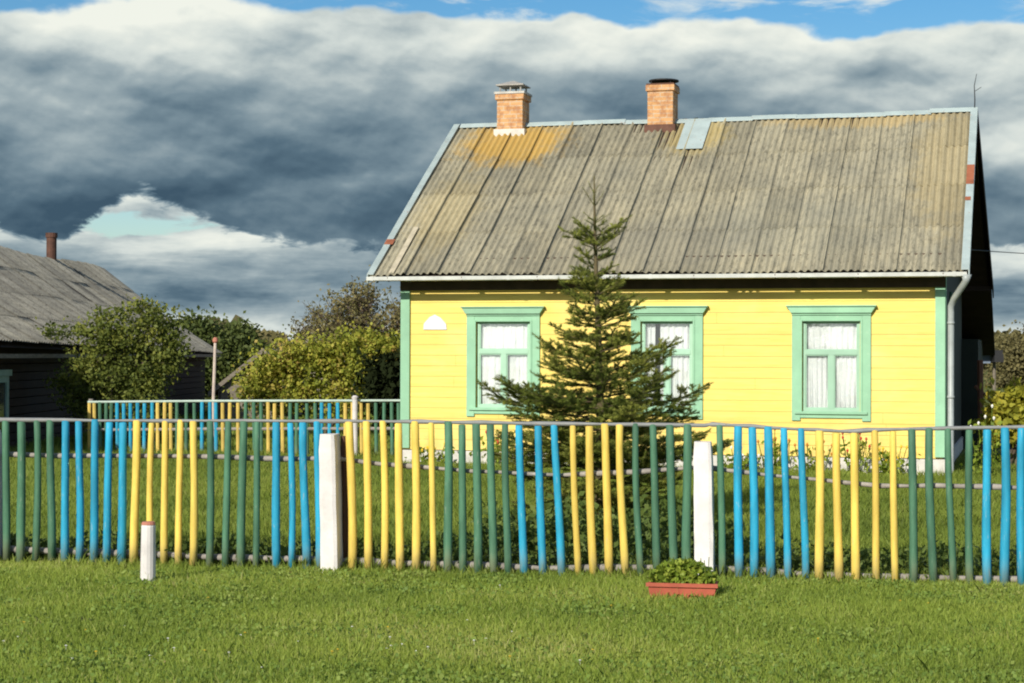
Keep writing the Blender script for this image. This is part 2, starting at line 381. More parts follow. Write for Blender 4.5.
edge = add(V, mul(c5(d1), .45), mul(c5(d2), .40), mul(c5(d3), .16), blob(4.2, 3.4, 2.2, 1.2, .22), blob(-5.1, 3.6, .7, 1, .22), mul(blob(-1.3, 3.4, 1.6, 1, .12), 1), mul(blob(-3.3, 3.5, .9, 1, .20), -1))
clear_top = nt.ss(edge, 3.33, 3.42)
wisp = nt.ss(nt.noise(nt.mapping(UV, (.5, 2.4, 1), (0, 1, 0)), 1.2, 7, .6, .5), .48, .66)
clear_top = mul(clear_top, nt.math('SUBTRACT', 1, mul(wisp, .75)))
gap = add(blob(-3.75, 1.28, .85, .16, .95), blob(-5.3, 1.3, .35, .25, .9), blob(-3.0, .98, .8, .03, .3), blob(-2.6, .30, 1.8, .05, .36), mul(c5(nE), 1.5))
gap = mul(nt.ss(gap, .42, .72), nt.math('SUBTRACT', 1, um))
clear = nt.math('MAXIMUM', clear_top, gap)
hi = nt.math('MULTIPLY', nt.ss(V, 4.2, 6.5), nt.ss(nt.noise(nt.mapping(tc.outputs['Generated'], (1, 1, 2.2)), 2.2, 7, .55, .3), .50, .62))
clear = nt.math('MULTIPLY', clear, nt.math('SUBTRACT', 1, nt.math('MULTIPLY', hi, .9)))
front = nt.math('MULTIPLY', nt.ss(V, -.6, -.05), 1)
hsk = nt.new('ShaderNodeHueSaturation'); nt.l.new(sky.outputs[0], hsk.inputs['Color']); hsk.inputs['Saturation'].default_value = 1.45; hsk.inputs['Value'].default_value = .95
bg1 = nt.new('ShaderNodeBackground'); nt.l.new(hsk.outputs[0], bg1.inputs[0]); bg1.inputs[1].default_value = .10
bg2 = nt.new('ShaderNodeBackground'); nt.l.new(Bc, bg2.inputs[0]); bg2.inputs[1].default_value = 1.0
mx = nt.new('ShaderNodeMixShader'); nt.l.new(clear, mx.inputs[0]); nt.l.new(bg2.outputs[0], mx.inputs[1]); nt.l.new(bg1.outputs[0], mx.inputs[2])
nt.l.new(mx.outputs[0], outw.inputs[0])

# ------------------------------------------------------------------ corrugated roofs
def corrugated(x0, x1, prof_pts, colw, rows, wave=.125, amp=.022, samples=6, jitter=1.0, seed=1, top=None):
    """sheets laid over a slope; prof_pts(t, x) -> (y, z, ny, nz) for t in 0 (eave)..1 (ridge)."""
    rnd = random.Random(seed); mb = MB()
    x = x0; c = 0
    while x < x1 - .02:
        wd = min(colw * (1 + rnd.uniform(-.03, .03)), x1 - x)
        ctone = rnd.uniform(.3, .7)
        for r in range(rows):
            t0 = r / rows; t1 = min((r + 1) / rows + .028, 1.0)
            if r == 0: t0 = -.006 * rnd.random()
            tone = min(1, max(0, ctone + rnd.uniform(-.3, .3)))
            lift = .007 + rnd.uniform(0, .006) * jitter; el_ = rnd.uniform(.022, .036) * (1.0 if x < (x0 + x1) / 2 else .45)
            sk = rnd.uniform(-.012, .012) * jitter
            ph = rnd.uniform(0, .3)
            nx = max(3, int((wd + .045) / wave * samples)); ny = 3
            vs = []
            for j in range(ny + 1):
                t = t0 + (t1 - t0) * j / ny
                for i in range(nx + 1):
                    xx = x + (wd + .045) * i / nx
                    xo = xx + sk * (j / ny - .5)
                    h = amp * math.sin(2 * math.pi * (xx - x) / wave + ph) + lift * (1 - j / ny) + el_ * (i / nx) ** 2.5 
                    y, z, n_y, n_z = prof_pts(t, xo)
                    vs.append((min(xo, x1 + .03), y + n_y * h, z + n_z * h))
            fs = []
            for j in range(ny):
                for i in range(nx):
                    a = j * (nx + 1) + i; fs.append((a, a + 1, a + nx + 2, a + nx + 1))
            # front lip (thickness)
            o = len(vs)
            for i in range(nx + 1):
                v = vs[i]; y, z, n_y, n_z = prof_pts(t0, v[0]); vs.append((v[0], v[1] - n_y * .008, v[2] - n_z * .008))
            for i in range(nx): fs.append((i, o + i, o + i + 1, i + 1))
            tl_ = [max(0, tone - .55 * max(0, (abs((i % (nx + 1)) / nx - .5) - .46) / .04) - (.12 if (i // (nx + 1)) == 0 else 0)) for i in range(len(vs))]  # sheet edges toned darker: overlap shadow lines put into the colour
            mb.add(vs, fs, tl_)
        x += wd; c += 1
    return mb

# ------------------------------------------------------------------ THE YELLOW HOUSE
TH = math.atan(.278)
Bc_ = P(943, 400, 28.8); Bc_.z = 0
uxv = Vector((math.cos(TH), -math.sin(TH), 0)); uyv = Vector((math.sin(TH), math.cos(TH), 0))
def hp(px, py, yl=0.0, A=None):
    """house-local (x, z) where the pixel's ray meets the plane y_local = yl"""
    A = A or HA
    d = ray(px, py); t = ((A + uyv * yl - CP).dot(uyv)) / d.dot(uyv); p = CP + d * t
    q = p - A; return q.dot(uxv), q.z
HA = Bc_.copy(); xl, _ = hp(403, 400); HA = Bc_ + uxv * xl
L = -xl; D = 8.6
house = empty('wooden_house', HA, 'yellow board house with green window casings and grey corrugated roof, behind the fence', 'house', -TH)
OV = .50; EZ = 3.06                      # eave overhang, eave height (roof edge)
xa, za = hp(370, 275, -OV); xb, zb = hp(967, 270, -OV)
EX0, EX1, EZ = xa, xb, (za + zb) / 2
RIDY = D / 2
r0, rz0 = hp(455, 128, RIDY); r1, rz1 = hp(974, 110, RIDY); RZ = (rz0 + rz1) / 2
print('house', L, 'eave', EX0, EX1, za, zb, 'ridge', r0, r1, rz0, rz1)
WT = EZ + (RZ - EZ) * OV / (RIDY + OV) - .05          # wall top at the front
# windows (casing outer, pixels)
wins = []
for (a, b_) in ((467, 540), (631, 703), (792, 871)):
    x0 = hp(a, 360)[0]; x1 = hp(b_, 360)[0]; wins.append((x0, x1))
WZ0, WZ1 = hp(505, 414)[1], hp(505, 314)[1]
print('win', wins, WZ0, WZ1, 'wall top', WT)
ins = .17
open_ = [(a + ins, b_ - ins) for a, b_ in wins]; OZ0, OZ1 = WZ0 + .10, WZ1 - .10
FZ = .26
# front wall: boards as one mesh with real grooves, openings left out
mb = MB(); z = FZ; bh = .176; k = 0
while z < WT - .01:
    z1 = min(z + bh - .0055, WT)
    segs = [(0, L)]
    zs = [(z, z1)]
    # split vertically at opening edges
    cuts = sorted({z, z1} | {q for q in (OZ0, OZ1) if z < q < z1})
    for a, b_ in zip(cuts, cuts[1:]):
        xs = [0, L]
        inside = a >= OZ0 - 1e-6 and b_ <= OZ1 + 1e-6
        spans = [(0, L)]
        if inside:
            spans = []; p = 0
            for (o0, o1) in open_: spans.append((p, o0)); p = o1
            spans.append((p, L))
        jr = random.Random(k * 7 + 1); js = sorted([jr.uniform(.6, L - .6)] + ([jr.uniform(.6, L - .6)] if k % 3 == 0 else []))
        cut_ = []
        for (s0, s1) in spans:
            p_ = s0
            for q_ in js:
                if s0 + .1 < q_ < s1 - .1: cut_.append((p_, q_ - .0015)); p_ = q_ + .0015
            cut_.append((p_, s1))
        for (s0, s1) in cut_:
            mb.add([(s0, 0, a), (s1, 0, a), (s1, -.006 + .006, b_), (s0, 0, b_), (s0, .10, a), (s1, .10, a), (s1, .10, b_), (s0, .10, b_)],
                   [(0, 1, 2, 3), (3, 2, 6, 7), (0, 4, 5, 1), (0, 3, 7, 4), (1, 5, 6, 2), (4, 7, 6, 5)])
    z += bh; k += 1
mb.build('wall', M_WALLY, house)
# backing behind the grooves (dark gap), with openings
mb = MB()
p = .05
for (o0, o1) in open_: mb.box(p, o0, .006, .09, FZ, WT - .01); p = o1
mb.box(p, L - .05, .006, .09, FZ, WT - .01)
for (o0, o1) in open_: mb.box(o0, o1, .012, .09, FZ, OZ0); mb.box(o0, o1, .012, .09, OZ1, WT - .01)
ob = mb.build('wall', painted('groove_ochre', (.42, .29, .07, 1), .3, 4, .8), house)
# side walls
def gablewall(x0, x1, m, nm='side_wall'):
    ww = MB(); ww.box(x0, x1, .105, D - .1, FZ, WT)
    return ww.build(nm, m, house)
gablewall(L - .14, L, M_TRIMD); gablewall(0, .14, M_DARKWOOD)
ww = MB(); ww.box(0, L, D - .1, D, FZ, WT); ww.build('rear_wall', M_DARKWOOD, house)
# gables (vertical boards)
def gable(x0, x1):
    gb = MB(); n = 44
    for i in range(n):
        y0 = D * i / n; y1 = D * (i + 1) / n - .012; ym = (y0 + y1) / 2
        t = lambda y: EZ + (RZ - EZ) * ((y + OV) / (RIDY + OV) if y < RIDY else (D + OV - y) / (RIDY + OV)) - .09
        gb.add([(x0, y0, WT - .03), (x1, y0, WT - .03), (x1, y1, WT - .03), (x0, y1, WT - .03), (x0, y0, t(y0)), (x1, y0, t(y0)), (x1, y1, t(y1)), (x0, y1, t(y1))],
               [(0, 3, 2, 1), (4, 5, 6, 7), (0, 1, 5, 4), (1, 2, 6, 5), (2, 3, 7, 6), (3, 0, 4, 7)])
    gb.build('gable', M_GABLE, house)
gable(L - .10, L + .03); gable(-.03, .10)
# foundation
mb = MB(); mb.box(-.03, L + .03, -.035, D + .03, -.05, FZ - .012); mb.build('foundation', M_FOUND, house)
# corner boards, green
cw = .155
for (x0, x1, nm) in ((-.035, cw - .03, 0), (L - cw + .035, L + .035, 1)):
    c = MB(); c.box(x0, x1, -.045, -.004, FZ + .02, WT - .06); 
    if nm: c.box(x1 - .03, x1 + .012, -.0045, .15, FZ + .02, WT - .06)
    else: c.box(x0 - .012, x0 + .03, -.0045, .15, FZ + .02, WT - .06)
    c.build('corner_board', M_TRIM, house, bevel=.004)
# dark green side boards seen past the downpipe
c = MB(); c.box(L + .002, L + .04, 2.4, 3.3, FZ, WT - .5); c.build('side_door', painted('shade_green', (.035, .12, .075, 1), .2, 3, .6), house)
# brown frieze, deepened so its colour carries the eave's shade on the wall
fzz = hp(600, 289.5)[1]; mb = MB(); mb.box(-.04, L + .04, -.052, -.003, fzz, WT + .02); mb.build('eave_shade_frieze', M_SOFF, house)
# soffit
def slope_z(y): return EZ + (RZ - EZ) * (y + OV) / (RIDY + OV) if y <= RIDY else RZ - (RZ - EZ) * (y - RIDY) / (RIDY + OV)
mb = MB()
SK = .20
for y0, y1, k1 in ((-OV + .05, RIDY, 0), (RIDY, D + OV - .05, SK)):
    for i in range(2):
        pass
    a, b_ = slope_z(y0), slope_z(y1)
    mb.add([(EX0 + .06, y0, a - .05), (EX1 - .06, y0, a - .05), (EX1 - .06 + k1, y1, b_ - .05), (EX0 + .06, y1, b_ - .05),
            (EX0 + .06, y0, a - .085), (EX1 - .06, y0, a - .085), (EX1 - .06 + k1, y1, b_ - .085), (EX0 + .06, y1, b_ - .085)],
           [(0, 1, 2, 3), (4, 7, 6, 5), (0, 4, 5, 1), (1, 5, 6, 2), (2, 6, 7, 3), (3, 7, 4, 0)])
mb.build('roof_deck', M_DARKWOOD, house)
# rafter tails
for i in range(9):
    x = .25 + i * (L - .5) / 8
    c = MB(); c.add([(x - .04, -OV + .07, slope_z(-OV + .07) - .17), (x + .04, -OV + .07, slope_z(-OV + .07) - .17), (x + .04, .02, slope_z(.02) - .24), (x - .04, .02, slope_z(.02) - .24),
                     (x - .04, -OV + .07, slope_z(-OV + .07) - .088), (x + .04, -OV + .07, slope_z(-OV + .07) - .088), (x + .04, .02, slope_z(.02) - .088), (x - .04, .02, slope_z(.02) - .088)],
                    [(0, 1, 2, 3), (4, 7, 6, 5), (0, 4, 5, 1), (1, 5, 6, 2), (2, 6, 7, 3), (3, 7, 4, 0)])
    c.build('rafter_tail', M_SOFF, house)
nrm = Vector((-(RZ - EZ), RIDY + OV)).normalized()
def sag(t, x): return -.035 * math.sin(math.pi * (x - EX0) / (EX1 - EX0)) * t + .012 * math.sin(x * 1.9 + t * 4)
def pf(t, x):
    y = -OV + (RIDY + OV) * t; return y, EZ + (RZ - EZ) * t + sag(t, x), nrm.x, nrm.y
def pb(t, x):
    y = D + OV - (RIDY + OV) * t; return y, EZ + (RZ - EZ) * t, -nrm.x, nrm.y
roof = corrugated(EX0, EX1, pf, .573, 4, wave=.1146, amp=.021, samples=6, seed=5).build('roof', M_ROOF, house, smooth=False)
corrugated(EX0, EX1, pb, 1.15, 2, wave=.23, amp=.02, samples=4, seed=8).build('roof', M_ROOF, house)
# ridge cap
def slab_strip(xa_, xb_, ya, za_, yb, zb_, th=.012):
    return [(xa_, ya, za_), (xb_, ya, za_), (xb_, yb, zb_), (xa_, yb, zb_), (xa_, ya, za_ - th), (xb_, ya, za_ - th), (xb_, yb, zb_ - th), (xa_, yb, zb_ - th)]
SF = [(0, 1, 2, 3), (4, 7, 6, 5), (0, 4, 5, 1), (1, 5, 6, 2), (2, 6, 7, 3), (3, 7, 4, 0)]
mb = MB(); n = 12
for i in range(n):
    a = EX0 + .1 + (EX1 - EX0 - .1) * i / n; b_ = EX0 + .1 + (EX1 - EX0 - .1) * (i + 1) / n + .03
    for sgn in (1, -1):
        yy = RIDY - sgn * .10; zz = RZ + sag(1, a) - .10 * (RZ - EZ) / (RIDY + OV)
        lf = .05 + .003 * (i % 2)
        mb.add(slab_strip(a, b_, yy, zz + lf, RIDY + .002 * sgn, RZ + sag(1, a) + lf + .012), SF)
mb.build('ridge_cap', M_METAL, house)
# rake flashings: strip lying on the edge plus a face board
for x0, x1, fx in ((EX0 - .03, EX0 + .075, EX0 - .035), (EX1 - .085, EX1 + .03, EX1 + .03)):
    mb = MB(); n = 6
    for i in range(n):
        t0 = i / n - .008; t1 = (i + 1) / n
        y0, z0, a, b_ = pf(t0, x0); y1, z1, a, b_ = pf(t1, x0)
        lf = .052 + .005 * (i % 2)
        mb.add(slab_strip(x0, x1, y0, z0 + lf, y1, z1 + lf), SF)
        mb.add(slab_strip(fx - .008, fx + .008, y0, z0 + lf - .002, y1, z1 + lf - .002, .15), SF)
    mb.build('rake_flashing', M_METAL, house)
    def skew(vs): return [(x + (SK if (fx > 5 and y > RIDY + 1) else 0), y, z) for x, y, z in vs]
    mb = MB(); mb.add(skew(slab_strip(x0, x1, D + OV, EZ + .05, RIDY, RZ + .05)), SF); mb.add(skew(slab_strip(fx - .01, fx + .01, D + OV, EZ + .03, RIDY, RZ + .03, .17)), SF)
    mb.build('rake_board', M_DARKWOOD, house)
# rust patches where the flashing was mended
for (x0, x1, t0, t1) in ((EX1 - .088, EX1 + .034, .48, .60), (EX1 - .088, EX1 + .0, .38, .40), (EX0 - .035, EX0 + .12, .165, .195)):
    y0, z0, *_ = pf(t0, x0); y1, z1, *_ = pf(t1, x0)
    mb = MB(); mb.add(slab_strip(x0, x1, y0, z0 + .064, y1, z1 + .064, .004), SF); mb.build('rust_patch', painted('flashing_rust', (.33, .11, .055, 1), .4, 6, .85), house)
# metal sheet beside the right chimney, stepped patch
def rpt(px, py):                     # roof slope point hit by a pixel -> (x, t)
    d = ray(px, py); n = Vector((0, -(RZ - EZ), RIDY + OV)); nw = uxv * 0 + uyv * n.y + Vector((0, 0, n.z))
    p0 = HA + uyv * (-OV) + Vector((0, 0, EZ)); t = (p0 - CP).dot(nw) / d.dot(nw); p = CP + d * t - HA
    return p.dot(uxv), (p.dot(uyv) + OV) / (RIDY + OV)
xA, tA = rpt(676, 150); xB, tB = rpt(703, 119)
mb = MB(); y0, z0, *_ = pf(tA, xA); y1, z1, *_ = pf(.985, xA); wv = rpt(702, 150)[0] - xA
mb.add(slab_strip(xA, xA + wv, y0, z0 + .062, y1, z1 + .062, .006), SF)
mb.build('metal_patch', M_METAL, house)
# broken corner and pale streaks on the left edge: loose batten
mb = MB(); y0, z0, *_ = pf(0, 0); y1, z1, *_ = pf(.27, 0)
mb.add(slab_strip(EX0 + .33, EX0 + .42, y0, z0 + .045, y1, z1 + .055, .01), SF)
mb.build('batten', painted('pale_batten', (.52, .46, .34, 1), .3, 6, .9), house)
# gutter: half-round trough with brackets
gy = -OV - .055; gz = EZ - .045; rr = .062
mb = MB(); n = 10
ring = [(gy + rr * math.cos(a), gz + rr * math.sin(a)) for a in [math.pi + math.pi * k / n for k in range(n + 1)]]
ring2 = [(gy + (rr - .005) * math.cos(a), gz + (rr - .005) * math.sin(a)) for a in [2 * math.pi - math.pi * k / n for k in range(n + 1)]]
mb.prismx([(y, z) for y, z in ring] + ring2, EX0 - .02, EX1 + .0)
mb.box(EX0 - .02, EX1, gy - rr - .006, gy - rr + .0, gz - .05, gz + .012)
for i in range(5):
    x = EX0 + .05 + i * 2.35
    mb.box(x, x + .05, gy - rr - .010, gy - rr - .004, gz - .055, gz + .018)
mb.build('gutter', M_GUT, house, smooth=False)
for i in range(8):
    x = EX0 + .35 + i * (EX1 - EX0 - .7) / 7
    c = MB(); c.tube([(x, gy + (rr + .006) * math.cos(a), gz + (rr + .006) * math.sin(a)) for a in [math.pi + math.pi * k / 6 for k in range(7)]], .008, 5); c.build('gutter_bracket', M_RUST, house)
# downpipe
mb = MB(); dx = L + .10; hx, hz = hp(966, 284, gy); px_, _ = hp(951, 350, -.02)
mb.tube([(hx, gy, gz - .03), (hx, gy, gz - .12), (px_ + .05, -.14, gz - .38), (px_, -.07, gz - .50), (px_, -.06, gz - .6), (px_, -.06, .12), (px_, -.16, .04)], [.085, .052, .05, .05, .05, .05, .05], 12)
for z in (2.35, 1.2): mb.tube([(px_, -.06, z), (px_, -.06, z + .04)], .057, 12)
mb.build('downpipe', M_PIPE, house, smooth=True)
# plaque
xm, zm = hp(435, 323); mb = MB(); mb.prism([(xm - .20, zm - .11), (xm + .21, zm - .11), (xm + .20, zm - .02), (xm + .10, zm + .09), (xm, zm + .14), (xm - .09, zm + .10), (xm - .19, zm - .01)], -.02, -.001)
mb.build('plaque', M_PLAQ, house)
# windows
def window(x0, x1, idx):
    cs = MB(); z0, z1 = WZ0, WZ1; s = .135
    cs.box(x0, x0 + s, -.035, -.001, z0 - .045, z1); cs.box(x1 - s, x1, -.035, -.001, z0 - .045, z1)
    cs.box(x0 + s + .001, x1 - s - .001, -.032, -.001, z1 - .115, z1 - .001); cs.box(x0 + s + .001, x1 - s - .001, -.032, -.001, z0, z0 + .105)
    # inner bead
    for (a, b_, c_, d_) in ((x0 + s - .006, x0 + s + .028, z0 + .09, z1 - .10), (x1 - s - .028, x1 - s + .006, z0 + .09, z1 - .10)):
        cs.box(a, b_, -.046, -.036 + .002, c_, d_)
    cs.box(x0 + s + .03, x1 - s - .03, -.046, -.030, z1 - .128, z1 - .10)
    cas = cs.build('window', M_TRIM, house, bevel=.003)
    hd = MB()
    hd.prism([(x0 - .01, z1 + .002), (x1 + .01, z1 + .002), (x1 + .075, z1 + .10), (x0 - .075, z1 + .10)], -.085, -.003)
    hd.box(x0 - .09, x1 + .09, -.11, -.001, z1 + .103, z1 + .125)
    hd.box(x0 - .005, x1 + .005, -.055, -.037, z1 - .03, z1 - .003)
    hd.build('head_cornice', M_TRIM, cas, bevel=.003)
    sl_ = MB(); sl_.box(x0 + .05, x1 - .05, -.065, -.034, z0 + .06, z0 + .10); sl_.build('sill', M_TRIM, cas, bevel=.003)
    o0, o1 = x0 + ins - .01, x1 - ins + .01; p0, p1 = OZ0 - .004, OZ1 + .004
    fr = MB(); t = .05; y0, y1 = .03, .075; zm_ = p0 + (p1 - p0) * .64; xm_ = (o0 + o1) / 2
    fr.box(o0, o0 + t, y0, y1, p0, p1); fr.box(o1 - t, o1, y0, y1, p0, p1)
    fr.box(o0 + t, o1 - t, y0 + .001, y1, p0, p0 + t); fr.box(o0 + t, o1 - t, y0 + .001, y1, p1 - t, p1)
    fr.box(o0 + t, o1 - t, y0 - .006, y1, zm_ - .035, zm_ + .035)
    fr.box(xm_ - .042, xm_ + .042, y0 - .004, y1, p0 + t, zm_ - .036)
    for (a, b_, c_, d_) in ((o0 + t, xm_ - .042, p0 + t, zm_ - .035), (xm_ + .042, o1 - t, p0 + t, zm_ - .035), (o0 + t, o1 - t, zm_ + .035, p1 - t)):
        for q in ((a, a + .018, c_, d_), (b_ - .018, b_, c_, d_), (a + .018, b_ - .018, c_, c_ + .018), (a + .018, b_ - .018, d_ - .018, d_)):
            fr.box(q[0] + .0005, q[1] - .0005, y0 + .010, y1 - .012, q[2], q[3])
    fr.build('frame', M_SASH, cas)
    gl = MB()
    for (a, b_, c_, d_) in ((o0 + t, xm_ - .042, p0 + t, zm_ - .035), (xm_ + .042, o1 - t, p0 + t, zm_ - .035), (o0 + t, o1 - t, zm_ + .035, p1 - t)):
        gl.add([(a, .052, c_), (b_, .052, c_), (b_, .053, d_), (a, .052, d_)], [(0, 1, 2, 3)])
    gl.build('pane', M_GLASS, cas)
    # lace curtains
    rnd = random.Random(idx)
    def curtain(xs, xe, zb0, zt, yb, lam, am, gather=0.0):
        c = MB(); nx = 70; nz = 14; vs = []
        ph = rnd.uniform(0, 6)
        for j in range(nz + 1):
            v = j / nz
            for i in range(nx + 1):
                u = i / nx
                x = xs + (xe - xs) * (u * (1 - gather * (1 - v) ** 1.3 * .5))
                y = yb + am * math.sin(2 * math.pi * (u * (xe - xs)) / lam + ph + .5 * math.sin(v * 3)) * (.5 + .5 * (1 - v)) + .01 * math.sin(u * 31 + v * 5)
                vs.append((x, y, zb0 + (zt - zb0) * v))
        fs = [(j * (nx + 1) + i, j * (nx + 1) + i + 1, (j + 1) * (nx + 1) + i + 1, (j + 1) * (nx + 1) + i) for j in range(nz) for i in range(nx)]
        c.add(vs, fs); c.build('curtain', M_CURT, cas, smooth=True)
    if idx == 0:
        curtain(o0 + .01, o1 - .01, p0, p1 - .02, .11, .07, .012)
    elif idx == 1:
        curtain(o0 + .30, o1 - .02, p0, p1 - .02, .12, .08, .016, .12); curtain(o0 + .01, o0 + .22, p0, p1 - .02, .13, .07, .015, .2)
    else:
        curtain(o0 + .01, xm_ - .02, p0, zm_ + .02, .105, .075, .016, .12); curtain(xm_ + .06, o1 - .01, p0, zm_ + .02, .105, .08, .016, .1)
        curtain(o0 + .01, o1 - .01, zm_ + .05, p1 - .03, .12, .09, .014, .05)
    # reveal and room behind
    bx = MB()
    bx.box(o0 - .4, o1 + .4, .9, .92, p0 - .4, p1 + .3); bx.box(o0 - .42, o0 - .4, .11, .9, p0 - .4, p1 + .3); bx.box(o1 + .4, o1 + .42, .11, .9, p0 - .4, p1 + .3)
    bx.box(o0 - .4, o1 + .4, .11, .9, p0 - .42, p0 - .4); bx.box(o0 - .4, o1 + .4, .11, .9, p1 + .3, p1 + .32)
    bx.build('room', M_INNER, cas)
for i, (a, b_) in enumerate(wins): window(a, b_, i)
# chimneys
def chimney(pxl, pxr, pytop, kind):
    yc = RIDY - .28
    x0, zt = hp(pxl, pytop, yc); x1, _ = hp(pxr, pytop, yc); wd = x1 - x0; dd = .50
    zb_ = RZ - .55
    c = MB(); c.box(x0, x1, yc, yc + dd, zb_, zt - .10)
    c.box(x0 - .03, x1 + .03, yc - .03, yc + dd + .03, zt - .17, zt - .06)
    ch = c.build('chimney', M_BRICK, house, bevel=.004)
    if kind == 0:
        k = MB(); k.box(x0 - .045, x1 + .045, yc - .045, yc + dd + .045, zt - .062, zt - .02)
        k.build('cap', M_FOUND, ch)
        k = MB()
        for x in (x0 + .05, (x0 + x1) / 2 , x1 - .05):
            for y in (yc + .05, yc + dd - .05): k.tube([(x, y, zt - .03), (x, y, zt + .13)], .016, 6)
        a, b_ = x0 - .02, x1 + .02; e, f_ = yc - .02, yc + dd + .02; zz = zt + .12
        mx_, my = (a + b_) / 2, (e + f_) / 2
        k.add([(a, e, zz), (b_, e, zz), (b_, f_, zz), (a, f_, zz), (mx_, my, zz + .10), (a, e, zz - .02), (b_, e, zz - .02), (b_, f_, zz - .02), (a, f_, zz - .02)],
              [(0, 1, 4), (1, 2, 4), (2, 3, 4), (3, 0, 4), (0, 5, 6, 1), (1, 6, 7, 2), (2, 7, 8, 3), (3, 8, 5, 0), (5, 8, 7, 6)])
        k.build('hood', painted('tin_hood', (.35, .33, .30, 1), .3, 6, .5), ch)
    else:
        k = MB(); k.box(x0 - .02, x1 + .02, yc - .02, yc + dd + .02, zt - .065, zt - .03); k.build('cap', M_RUST, ch)
        k = MB()
        for x in (x0 + .06, x1 - .06):
            for y in (yc + .06, yc + dd - .06): k.tube([(x, y, zt - .04), (x, y, zt + .04)], .012, 6)
        mx_, my = (x0 + x1) / 2 + .02, yc + dd / 2
        n = 20; vs = [(mx_ + (wd / 2 + .04) * math.cos(2 * math.pi * i / n), my + .3 * math.sin(2 * math.pi * i / n), zt + .03) for i in range(n)]
        vs += [(a, b_, z + .022) for a, b_, z in vs]; k.add(vs, [tuple(range(n)), tuple(range(2 * n - 1, n - 1, -1))] + [(i, (i + 1) % n, (i + 1) % n + n, i + n) for i in range(n)])
        k.build('hood', M_BLACKM, ch)
    # flashing collar at foot
    k = MB(); zf = RZ - .28 * (RZ - EZ) / (RIDY + OV)
    k.box(x0 - .05, x1 + .05, yc - .05, yc + dd + .05, zf - .15, zf + (.07 if kind == 0 else .07)); k.build('collar', M_FOUND if kind == 0 else M_RUST, ch)
chimney(497, 522.5, 91, 0); chimney(647.5, 673, 82, 1)
# mast at the right end of the ridge
xm, _ = hp(976, 110, RIDY); k = MB(); k.tube([(xm - .03, RIDY, RZ - .3), (xm - .02, RIDY, RZ + .2), (xm - .03, RIDY, RZ + .45), (xm + .01, RIDY, RZ + .66)], [.014, .011, .008, .005], 6)
k.tube([(xm - .02, RIDY, RZ + .35), (xm + .09, RIDY, RZ + .42)], .005, 5); k.build('lightning_rod', M_BLACKM, house)
# rear lean-to
LD = 4.6
mb = MB(); mb.box(L - 3.5, L + .32, D + .02, D + LD - .7, 0, 2.2); mb.build('lean_to_wall', M_TRIMD, house)
mb = MB(); mb.add(slab_strip(L - 3.6, EX1 + SK, D + .2, EZ + .1, D + LD, 1.98, .10), SF); mb.build('lean_to_roof', M_DARKWOOD, house)

# ------------------------------------------------------------------ NEIGHBOUR'S DARK HOUSE (left)
NX = P(0, 400, 34.7).x
nh = empty('log_house', (-9.6, 30, 0), 'dark brown log house with old grey corrugated roof and rusty pipe, at the left', 'house')
NL = 28.3
def ne_z(y): return 2.06 - .20 * max(0, (y - 3)) / 25.3
def n_prof(t, s):                     # s runs along the ridge (local y)
    x = .45 - 3.75 * t; z = ne_z(s) + (4.52 - ne_z(s)) * t + .05 * math.sin(s * .55) * t - .10 * math.sin(math.pi * t)
    return x, z
mbn = corrugated(0, NL, lambda t, x: (0, 0, 0, 1), .9, 4, wave=.18, amp=.0, seed=3)
# remap: build sheet grid directly in (s, t)
rnd = random.Random(4); mb = MB(); s_ = 0
while s_ < NL - .1:
    wd = min(.95, NL - s_); ct = rnd.uniform(.3, .7)
    for r in range(4):
        t0 = r / 4; t1 = min(1, (r + 1) / 4 + .03); tone = min(1, max(0, ct + rnd.uniform(-.3, .3))); nx = 30; ny = 4; vs = []
        lf = rnd.uniform(.0, .02)
        for j in range(ny + 1):
            t = t0 + (t1 - t0) * j / ny
            for i in range(nx + 1):
                u = i / nx; s2 = s_ + (wd + .06) * u; x, z = n_prof(t, s2)
                h = .024 * math.sin(2 * math.pi * s2 / .19) + .015 * (1 - j / ny) + lf + .018 * (1 - u)
                vs.append((x + .55 * h, s2, z + .8 * h))
        mb.add(vs, [(j * (nx + 1) + i, j * (nx + 1) + i + 1, (j + 1) * (nx + 1) + i + 1, (j + 1) * (nx + 1) + i) for j in range(ny) for i in range(nx)], [max(0, tone - (.6 if (q % (nx + 1)) in (0, 1, nx - 1, nx) else 0) - (.4 if q // (nx + 1) == 0 else 0)) for q in range(len(vs))])  # seam shadow lines painted in by lowering the tone at sheet edges
    s_ += wd
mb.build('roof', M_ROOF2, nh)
mb = MB()
x0, z0 = n_prof(0, NL); x1, z1 = n_prof(1, NL)
mb.add([(.40, 0, 1.98), (.40, NL, ne_z(NL) - .06), (-3.3, NL, 4.40), (-3.3, 0, 4.40), (-7.3, 0, 2.0), (-7.3, NL, 1.9)], [(0, 1, 2, 3), (3, 2, 5, 4)])
for yy in (0, NL): pass
mb.build('roof_deck', M_DARKWOOD, nh)
mb = MB()
n = 13
for i in range(n):
    zz = i * .165; mb.box(-.1 - .02, .0, .0, NL - .4, zz + .008, zz + .155)
mb.build('wall', M_DARKWOOD, nh)
mb = MB(); mb.box(-6.6, -.13, 0.02, NL - .42, 0, 2.0); mb.prism([(-6.8, 1.95), (-.1, 1.85), (-3.3, 4.3)], NL - .6, NL - .45); mb.build('gable', M_GABLE, nh)
mb = MB(); mb.box(.36, .42, 0, NL, ne_z(NL) - .10, ne_z(NL) - .02)
mb.build('eave_board', M_SHEDW, nh)
mb = MB(); px0 = P(51.5, 250, 51.8); cxp = px0.x + 9.6 + .0
